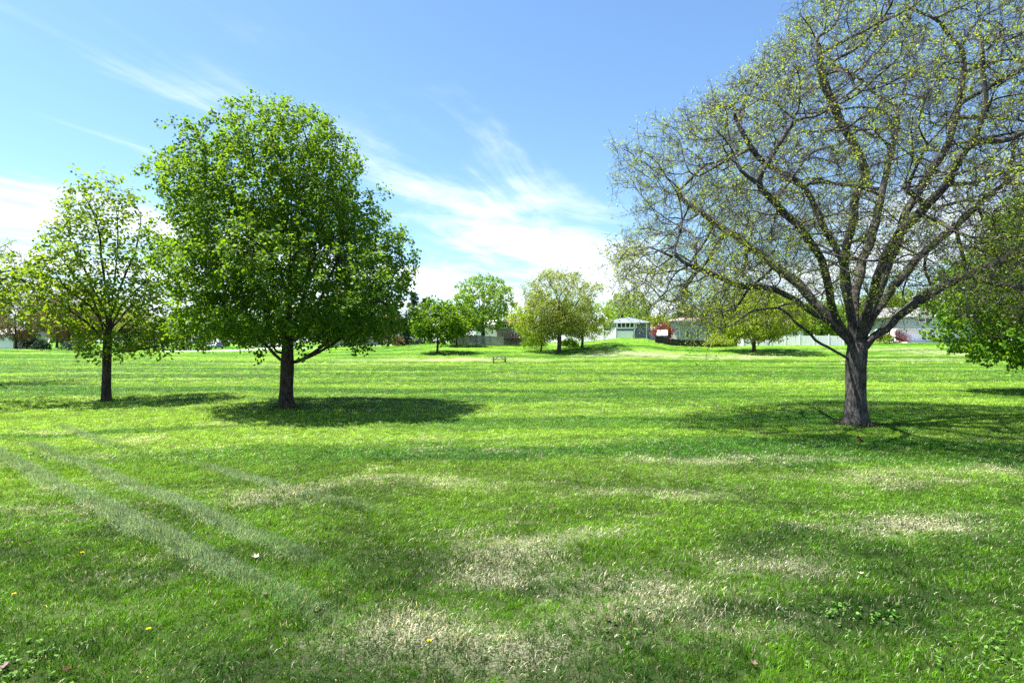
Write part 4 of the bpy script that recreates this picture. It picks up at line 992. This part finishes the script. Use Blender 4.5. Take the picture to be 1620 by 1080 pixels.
for s in (-1, 1):
    MB().tube((.012, s * .018, .07), (.004, s * .02, -.03), .0035, .003, 6).tube((.004, s * .02, -.029), (-.022, s * .024, -.032), .003, .002, 5).build('leg', BLACK, robin)
    wv = [(-.025, s * .042, .128), (.02, s * .046, .118), (.06, s * .034, .085), (.11, s * .016, .055), (.055, s * .036, .066), (.01, s * .046, .085)]
    MB().add(wv + [(x_, y_ - s * .008, z_) for x_, y_, z_ in wv], [(0, 1, 2, 3, 4, 5), (11, 10, 9, 8, 7, 6)] + [(i + 6, (i + 1) % 6 + 6, (i + 1) % 6, i) for i in range(6)]).build('wing', plain('wing_feathers', (.03, .026, .024), .7), robin)
    MB().tube((-.058, s * .0195, .176), (-.058, s * .0215, .1765), .0035, .002, 8).build('eye', BLACK, robin)

# ------------------------------------------------------------------ grass
m_grass, t = material('grass_blade')
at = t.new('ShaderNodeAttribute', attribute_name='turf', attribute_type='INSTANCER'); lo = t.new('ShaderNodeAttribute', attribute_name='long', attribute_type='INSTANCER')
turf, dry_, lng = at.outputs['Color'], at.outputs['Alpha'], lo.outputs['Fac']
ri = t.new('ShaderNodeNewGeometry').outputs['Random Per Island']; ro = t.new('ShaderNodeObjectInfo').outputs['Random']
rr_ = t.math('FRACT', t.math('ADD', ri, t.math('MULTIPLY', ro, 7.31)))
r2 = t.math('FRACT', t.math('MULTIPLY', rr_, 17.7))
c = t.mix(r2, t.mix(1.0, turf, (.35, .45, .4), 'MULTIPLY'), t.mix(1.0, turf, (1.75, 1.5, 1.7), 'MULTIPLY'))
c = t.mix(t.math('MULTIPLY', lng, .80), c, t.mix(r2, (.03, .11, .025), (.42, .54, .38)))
isdry = t.smooth(t.math('SUBTRACT', t.math('ADD', t.math('MULTIPLY', dry_, .62), .045), rr_), -.03, .03)
c = t.mix(isdry, c, t.mix(r2, (.34, .31, .19), (.74, .70, .56)))
tone = t.lin(t.math('FRACT', t.math('MULTIPLY', ro, 31.7)), 0.0, 1.0, .55, 1.4)
c = t.mix(1.0, c, t.comb(tone, tone, tone), 'MULTIPLY')
p = principled(t, c, .45, .22)
tr = t.new('ShaderNodeBsdfTranslucent'); t.put(tr.inputs[0], t.mix(1.0, c, (1.5, 1.35, .7), 'MULTIPLY'))
mx = t.new('ShaderNodeMixShader'); mx.inputs[0].default_value = .38
t.l.new(p, mx.inputs[1]); t.l.new(tr.outputs[0], mx.inputs[2]); t.l.new(mx.outputs[0], t.out.inputs[0])

def clump(seed, nb, rad, h, w, lean):
    rng = np.random.default_rng(seed); V = []; Q = []; Tn = []
    rr = rad * np.sqrt(rng.random(nb)); th = rng.uniform(0, 6.2832, nb)
    for k in range(nb):
        b = np.array([rr[k] * math.cos(th[k]), rr[k] * math.sin(th[k]), -.012]); a = rng.uniform(0, 6.2832); L = h * rng.uniform(.5, 1.25); le = lean * rng.uniform(.2, 1.6)
        if rng.random() < .12: le = 2.2; L *= 1.2
        out = np.array([math.cos(a), math.sin(a), 0]); side = np.array([-math.sin(a + .6), math.cos(a + .6), 0]) * w * rng.uniform(.6, 1.2)
        d1 = np.array([0, 0, 1]) + out * le * .5; d1 /= np.linalg.norm(d1); d2 = np.array([0, 0, .75]) + out * le * 1.5; d2 /= np.linalg.norm(d2)
        p1 = b + d1 * L * .5; p2 = p1 + d2 * L * .5; i = len(V)
        V += [b - side * .4, b + side * .4, p1 + side * .5, p1 - side * .5, p2]; Q.append([i, i + 1, i + 2, i + 3]); Tn.append([i + 3, i + 2, i + 4])
    return mesh_np('grass_clump', np.array(V), [np.array(Q), np.array(Tn)])
pc = bpy.data.collections.new('grass_clumps')
protos = [clump(600 + k, 36, .085, .066, .0062, .80) for k in range(8)]
for k, me in enumerate(protos):
    me.materials.append(m_grass); o = bpy.data.objects.new('grass_clump', me); pc.objects.link(o)

rng = np.random.default_rng(77)
def scatter(d0, d1, dens):
    """points on the lawn in the sector the camera looks into, with a margin to either side"""
    n = int(dens * (d1 * d1 - d0 * d0)); k = np.arange(n) + rng.random()      # low-discrepancy, so no bare gaps
    a = (k * .7548776662) % 1; b = (k * .5698402910) % 1
    y = np.sqrt(d0 * d0 + a * (d1 * d1 - d0 * d0)); x = (2 * b - 1) * (y * 1.02 + 1.2); w = .35 / math.sqrt(dens)
    return x + rng.normal(size=n) * w, y + rng.normal(size=n) * w
XS, YS, SC, SZ_ = [], [], [], []
for (d0, d1, dens, s, sz) in [(2.6, 7, 190, .80, 1.0), (7, 12, 130, 1.0, .95), (12, 20, 66, 1.4, .95), (20, 34, 20, 2.0, 1.15), (34, 60, 6.0, 3.3, 1.3), (60, 112, 1.6, 5.5, 1.5)]:
    x, y = scatter(d0, d1, dens); XS.append(x); YS.append(y); SC.append(np.full(len(x), s)); SZ_.append(np.full(len(x), sz))
for (a, b, w) in ROWS:                           # the longer ridges the mower left
    A, B = np.array(a), np.array(b); L = np.linalg.norm(B - A); dv = (B - A) / L; nv = np.array([-dv[1], dv[0]]); n = int(L * w * 900)
    s = rng.uniform(0, L, n); o = rng.normal(size=n) * w * .6; s = s * (1 - .12 * rng.random(n)); P = A + dv * s[:, None] + nv * o[:, None]
    XS.append(P[:, 0]); YS.append(P[:, 1]); SC.append(np.full(n, .8)); SZ_.append(1.0 + .75 * np.exp(-(o / (w * .6)) ** 2))
XS = np.concatenate(XS); YS = np.concatenate(YS); SC = np.concatenate(SC); SZ_ = np.concatenate(SZ_)
for (cx, cy, r) in TRUNKS:                        # uncut tufts at the foot of each trunk
    n = int(260 * r); a = rng.uniform(0, 6.2832, n); q = r * rng.uniform(1.0, 1.45, n)
    XS = np.concatenate([XS, cx + np.cos(a) * q]); YS = np.concatenate([YS, cy + np.sin(a) * q]); SC = np.concatenate([SC, np.full(n, .5)]); SZ_ = np.concatenate([SZ_, rng.uniform(1.2, 2.4, n)])
# bare of grass where trunks, road and patio stand
ok = np.ones(len(XS), bool)
for (cx, cy, r) in TRUNKS: ok &= (np.hypot(XS - cx, YS - cy) > r * (1.2 + .7 * rng.random(len(XS)))) | (SC == .5)
XS, YS, SC, SZ_ = XS[ok], YS[ok], SC[ok], SZ_[ok]
n = len(XS); print('grass clumps', n)
lump = np.array([mnoise.noise(Vector((a * 1.3, b * 1.3, 4.0))) for a, b in zip(XS, YS)])
SCL = np.stack([SC, SC, SZ_ * (1.08 + .38 * lump)], -1) * rng.uniform(.75, 1.25, (n, 1))
ROT = np.stack([rng.normal(size=n) * .12, rng.normal(size=n) * .12, rng.uniform(0, 6.2832, n)], -1)
gm = bpy.data.meshes.new('grass'); gm.vertices.add(n); gm.vertices.foreach_set('co', np.stack([XS, YS, terrain(XS, YS)], -1).astype(np.float32).ravel())
for nm, arr in (('scl', SCL), ('rot', ROT)):
    at = gm.attributes.new(nm, 'FLOAT_VECTOR', 'POINT'); at.data.foreach_set('vector', arr.astype(np.float32).ravel())
SCL[:, 2] *= 1 - .5 * lawn(XS, YS)[0][:, 3]
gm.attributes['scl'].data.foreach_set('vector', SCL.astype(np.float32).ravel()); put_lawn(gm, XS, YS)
grass = link('grass', gm); tag(grass, 'short mown green grass with straw coloured dry patches covering the lawn', 'grass', kind='stuff')
ng = bpy.data.node_groups.new('scatter_grass', 'GeometryNodeTree'); ng.interface.new_socket('Geometry', in_out='INPUT', socket_type='NodeSocketGeometry'); ng.interface.new_socket('Geometry', in_out='OUTPUT', socket_type='NodeSocketGeometry')
gi = ng.nodes.new('NodeGroupInput'); go = ng.nodes.new('NodeGroupOutput'); iop = ng.nodes.new('GeometryNodeInstanceOnPoints'); ci = ng.nodes.new('GeometryNodeCollectionInfo')
ci.inputs['Collection'].default_value = pc; ci.inputs['Separate Children'].default_value = True; ci.inputs['Reset Children'].default_value = True
ri_ = ng.nodes.new('FunctionNodeRandomValue'); ri_.data_type = 'INT'; ri_.inputs['Min'].default_value = 0; ri_.inputs['Max'].default_value = 7
iop.inputs['Pick Instance'].default_value = True
for nm, sk in (('scl', 'Scale'), ('rot', 'Rotation')):
    na = ng.nodes.new('GeometryNodeInputNamedAttribute'); na.data_type = 'FLOAT_VECTOR'; na.inputs['Name'].default_value = nm
    if sk == 'Rotation':
        er = ng.nodes.new('FunctionNodeEulerToRotation'); ng.links.new(na.outputs[0], er.inputs[0]); ng.links.new(er.outputs[0], iop.inputs[sk])
    else: ng.links.new(na.outputs[0], iop.inputs[sk])
ng.links.new(gi.outputs[0], iop.inputs['Points']); ng.links.new(ci.outputs[0], iop.inputs['Instance']); ng.links.new(ri_.outputs['Value'] if ri_.outputs['Value'].enabled else ri_.outputs[2], iop.inputs['Instance Index']); ng.links.new(iop.outputs[0], go.inputs[0])
md = grass.modifiers.new('scatter', 'NODES'); md.node_group = ng

# ------------------------------------------------------------------ small things in the grass
YEL = plain('dandelion_yellow', (.80, .55, .01), .6, .2, .15, 80); STEM = plain('dandelion_stem', (.12, .22, .04), .6)
def dandelion(px, py, label):
    d = CAMZ * F / (py - 540); x = gx(px, d); z = tz(x, d); root = empty('dandelion', (x, d, z), label, 'flower', 'dandelions in the lawn')
    MB().tube((0, 0, -.02), (.004, -.004, .075), .003, .0025, 6).build('stem', STEM, root)
    m = MB(); r = random.Random(int(px))
    for ring, (rad, tilt, nn) in enumerate([(.022, .15, 16), (.017, .5, 12), (.011, 1.0, 8)]):
        for k in range(nn):
            a = 6.2832 * k / nn + ring * .3; c, s = math.cos(a), math.sin(a); w = .0032
            tip = (c * rad * math.cos(tilt), s * rad * math.cos(tilt), .078 + rad * math.sin(tilt)); 
            m.add([(0, 0, .072), (tip[0] * .6 - s * w, tip[1] * .6 + c * w, tip[2] * .4 + .0475), tip, (tip[0] * .6 + s * w, tip[1] * .6 - c * w, tip[2] * .4 + .0475)], [(0, 1, 2, 3)])
    m.build('flower_head', YEL, root)
for px, py, lb in [(130, 884, 'yellow dandelion left of the white scrap in the grass'), (22, 951, 'yellow dandelion at the left edge among broad leaves'), (235, 1010, 'yellow dandelion near the lower left corner'), (679, 1030, 'yellow dandelion low at the middle of the picture')]: dandelion(px, py, lb)
DEAD_LEAF = ([(0, 0, 0), (.40, .06, -.05), (.27, .30, 0), (.56, .58, -.12), (.19, .55, 0), (0, 1, -.16), (-.19, .55, 0), (-.56, .58, -.12), (-.27, .30, 0), (-.40, .06, -.05)], None, [[0, 1, 2], [0, 2, 8], [0, 8, 9], [2, 3, 4], [2, 4, 6], [2, 6, 8], [8, 6, 7], [4, 5, 6]])
def dead_leaf(px, py, s, col, label, rz, name='dead_leaf'):
    d = CAMZ * F / (py - 540); x = gx(px, d); z = tz(x, d); r = random.Random(int(px * 7 + py)); T0 = DEAD_LEAF[0]; V = []; Fc = []
    nn = len(T0)
    for lay in (0, -.0015):
        for (a, b, c_) in T0: V.append((a * s, (b - .5) * s, .036 + lay + s * (.35 * abs(a) ** 1.5 * 1.6 + .22 * (b - .5) ** 2 * 4) + r.uniform(0, .003) * (lay == 0)))
    Fc = [tuple(f) for f in DEAD_LEAF[2]] + [tuple(i + nn for i in f[::-1]) for f in DEAD_LEAF[2]]
    o = MB().add(V, Fc).build(name, plain('leaf_litter', col, .8, .1, .3, 40)); o.location = (x, d, z); o.rotation_euler = (r.uniform(-.3, .3), r.uniform(-.3, .3), rz)
    return tag(o, label, 'leaf', 'dead leaves on the lawn')
for a in [(505, 977, .085, (.045, .020, .012), 'curled dark brown leaf right of the lower left ridge', .4), (402, 888, .085, (.34, .29, .22), 'pale dry leaf lying beside the ridge of long grass', 2.0), (104, 1066, .07, (.05, .022, .014), 'dark red brown leaf at the lower left corner', 1.0),
          (9, 1062, .08, (.16, .12, .10), 'large grey brown leaf at the bottom left edge', 2.8), (420, 948, .06, (.22, .17, .13), 'small tan leaf on the lower ridge of long grass', .2), (1190, 1058, .055, (.12, .085, .06), 'tan leaf near the bottom right of centre', 1.7),
          (817, 836, .06, (.16, .12, .09), 'small brown leaf in the dry patch at the middle', 2.2), (958, 985, .06, (.09, .05, .04), 'small dark leaf beside the green weeds', .9), (1608, 968, .05, (.38, .35, .3), 'pale leaf at the right edge of the lawn', .3), (1360, 914, .06, (.36, .31, .2), 'pale straw leaf right of the dry patch', .8)]: dead_leaf(*a)

# broad leaved weeds: low rosettes in the lawn
m_weed = leaf_mat('weed_leaf', (.045, .13, .012), (.14, .27, .05), (.2, .36, .04), .3)
rngw = np.random.default_rng(5); PX = []; 
for (cx, cy, rx, ry, nn) in [(-3.9, 4.3, .5, .35, 90), (3.05, 5.15, .35, .25, 40), (.95, 4.85, .3, .3, 10), (4.2, 4.7, .5, .4, 35), (3.6, 4.4, .9, .3, 20)]:
    PX.append(np.stack([cx + rngw.normal(size=nn) * rx * .6, cy + rngw.normal(size=nn) * ry * .6], -1))
PX = np.concatenate(PX); k = 5
c0 = np.repeat(PX, k, 0); ang = rngw.uniform(0, 6.2832, len(c0)); pos = np.concatenate([c0, terrain(c0[:, 0], c0[:, 1])[:, None] + rngw.uniform(.015, .05, (len(c0), 1))], -1)
ax = np.stack([np.cos(ang), np.sin(ang), rngw.uniform(-.1, .7, len(ang))], -1); nr = unit(np.stack([-np.cos(ang) * .3, -np.sin(ang) * .3, np.ones(len(ang))], -1) + rngw.normal(size=(len(ang), 3)) * .25)
lv, lf = leaves(rngw, pos, unit(ax), nr, rngw.uniform(.012, .032, len(ang)), BLOB_LEAF)
wd = link('weeds', mesh_np('weeds', lv, [lf]), m_weed); tag(wd, 'low broad leaved green weeds among the foreground grass', 'weeds', kind='stuff')
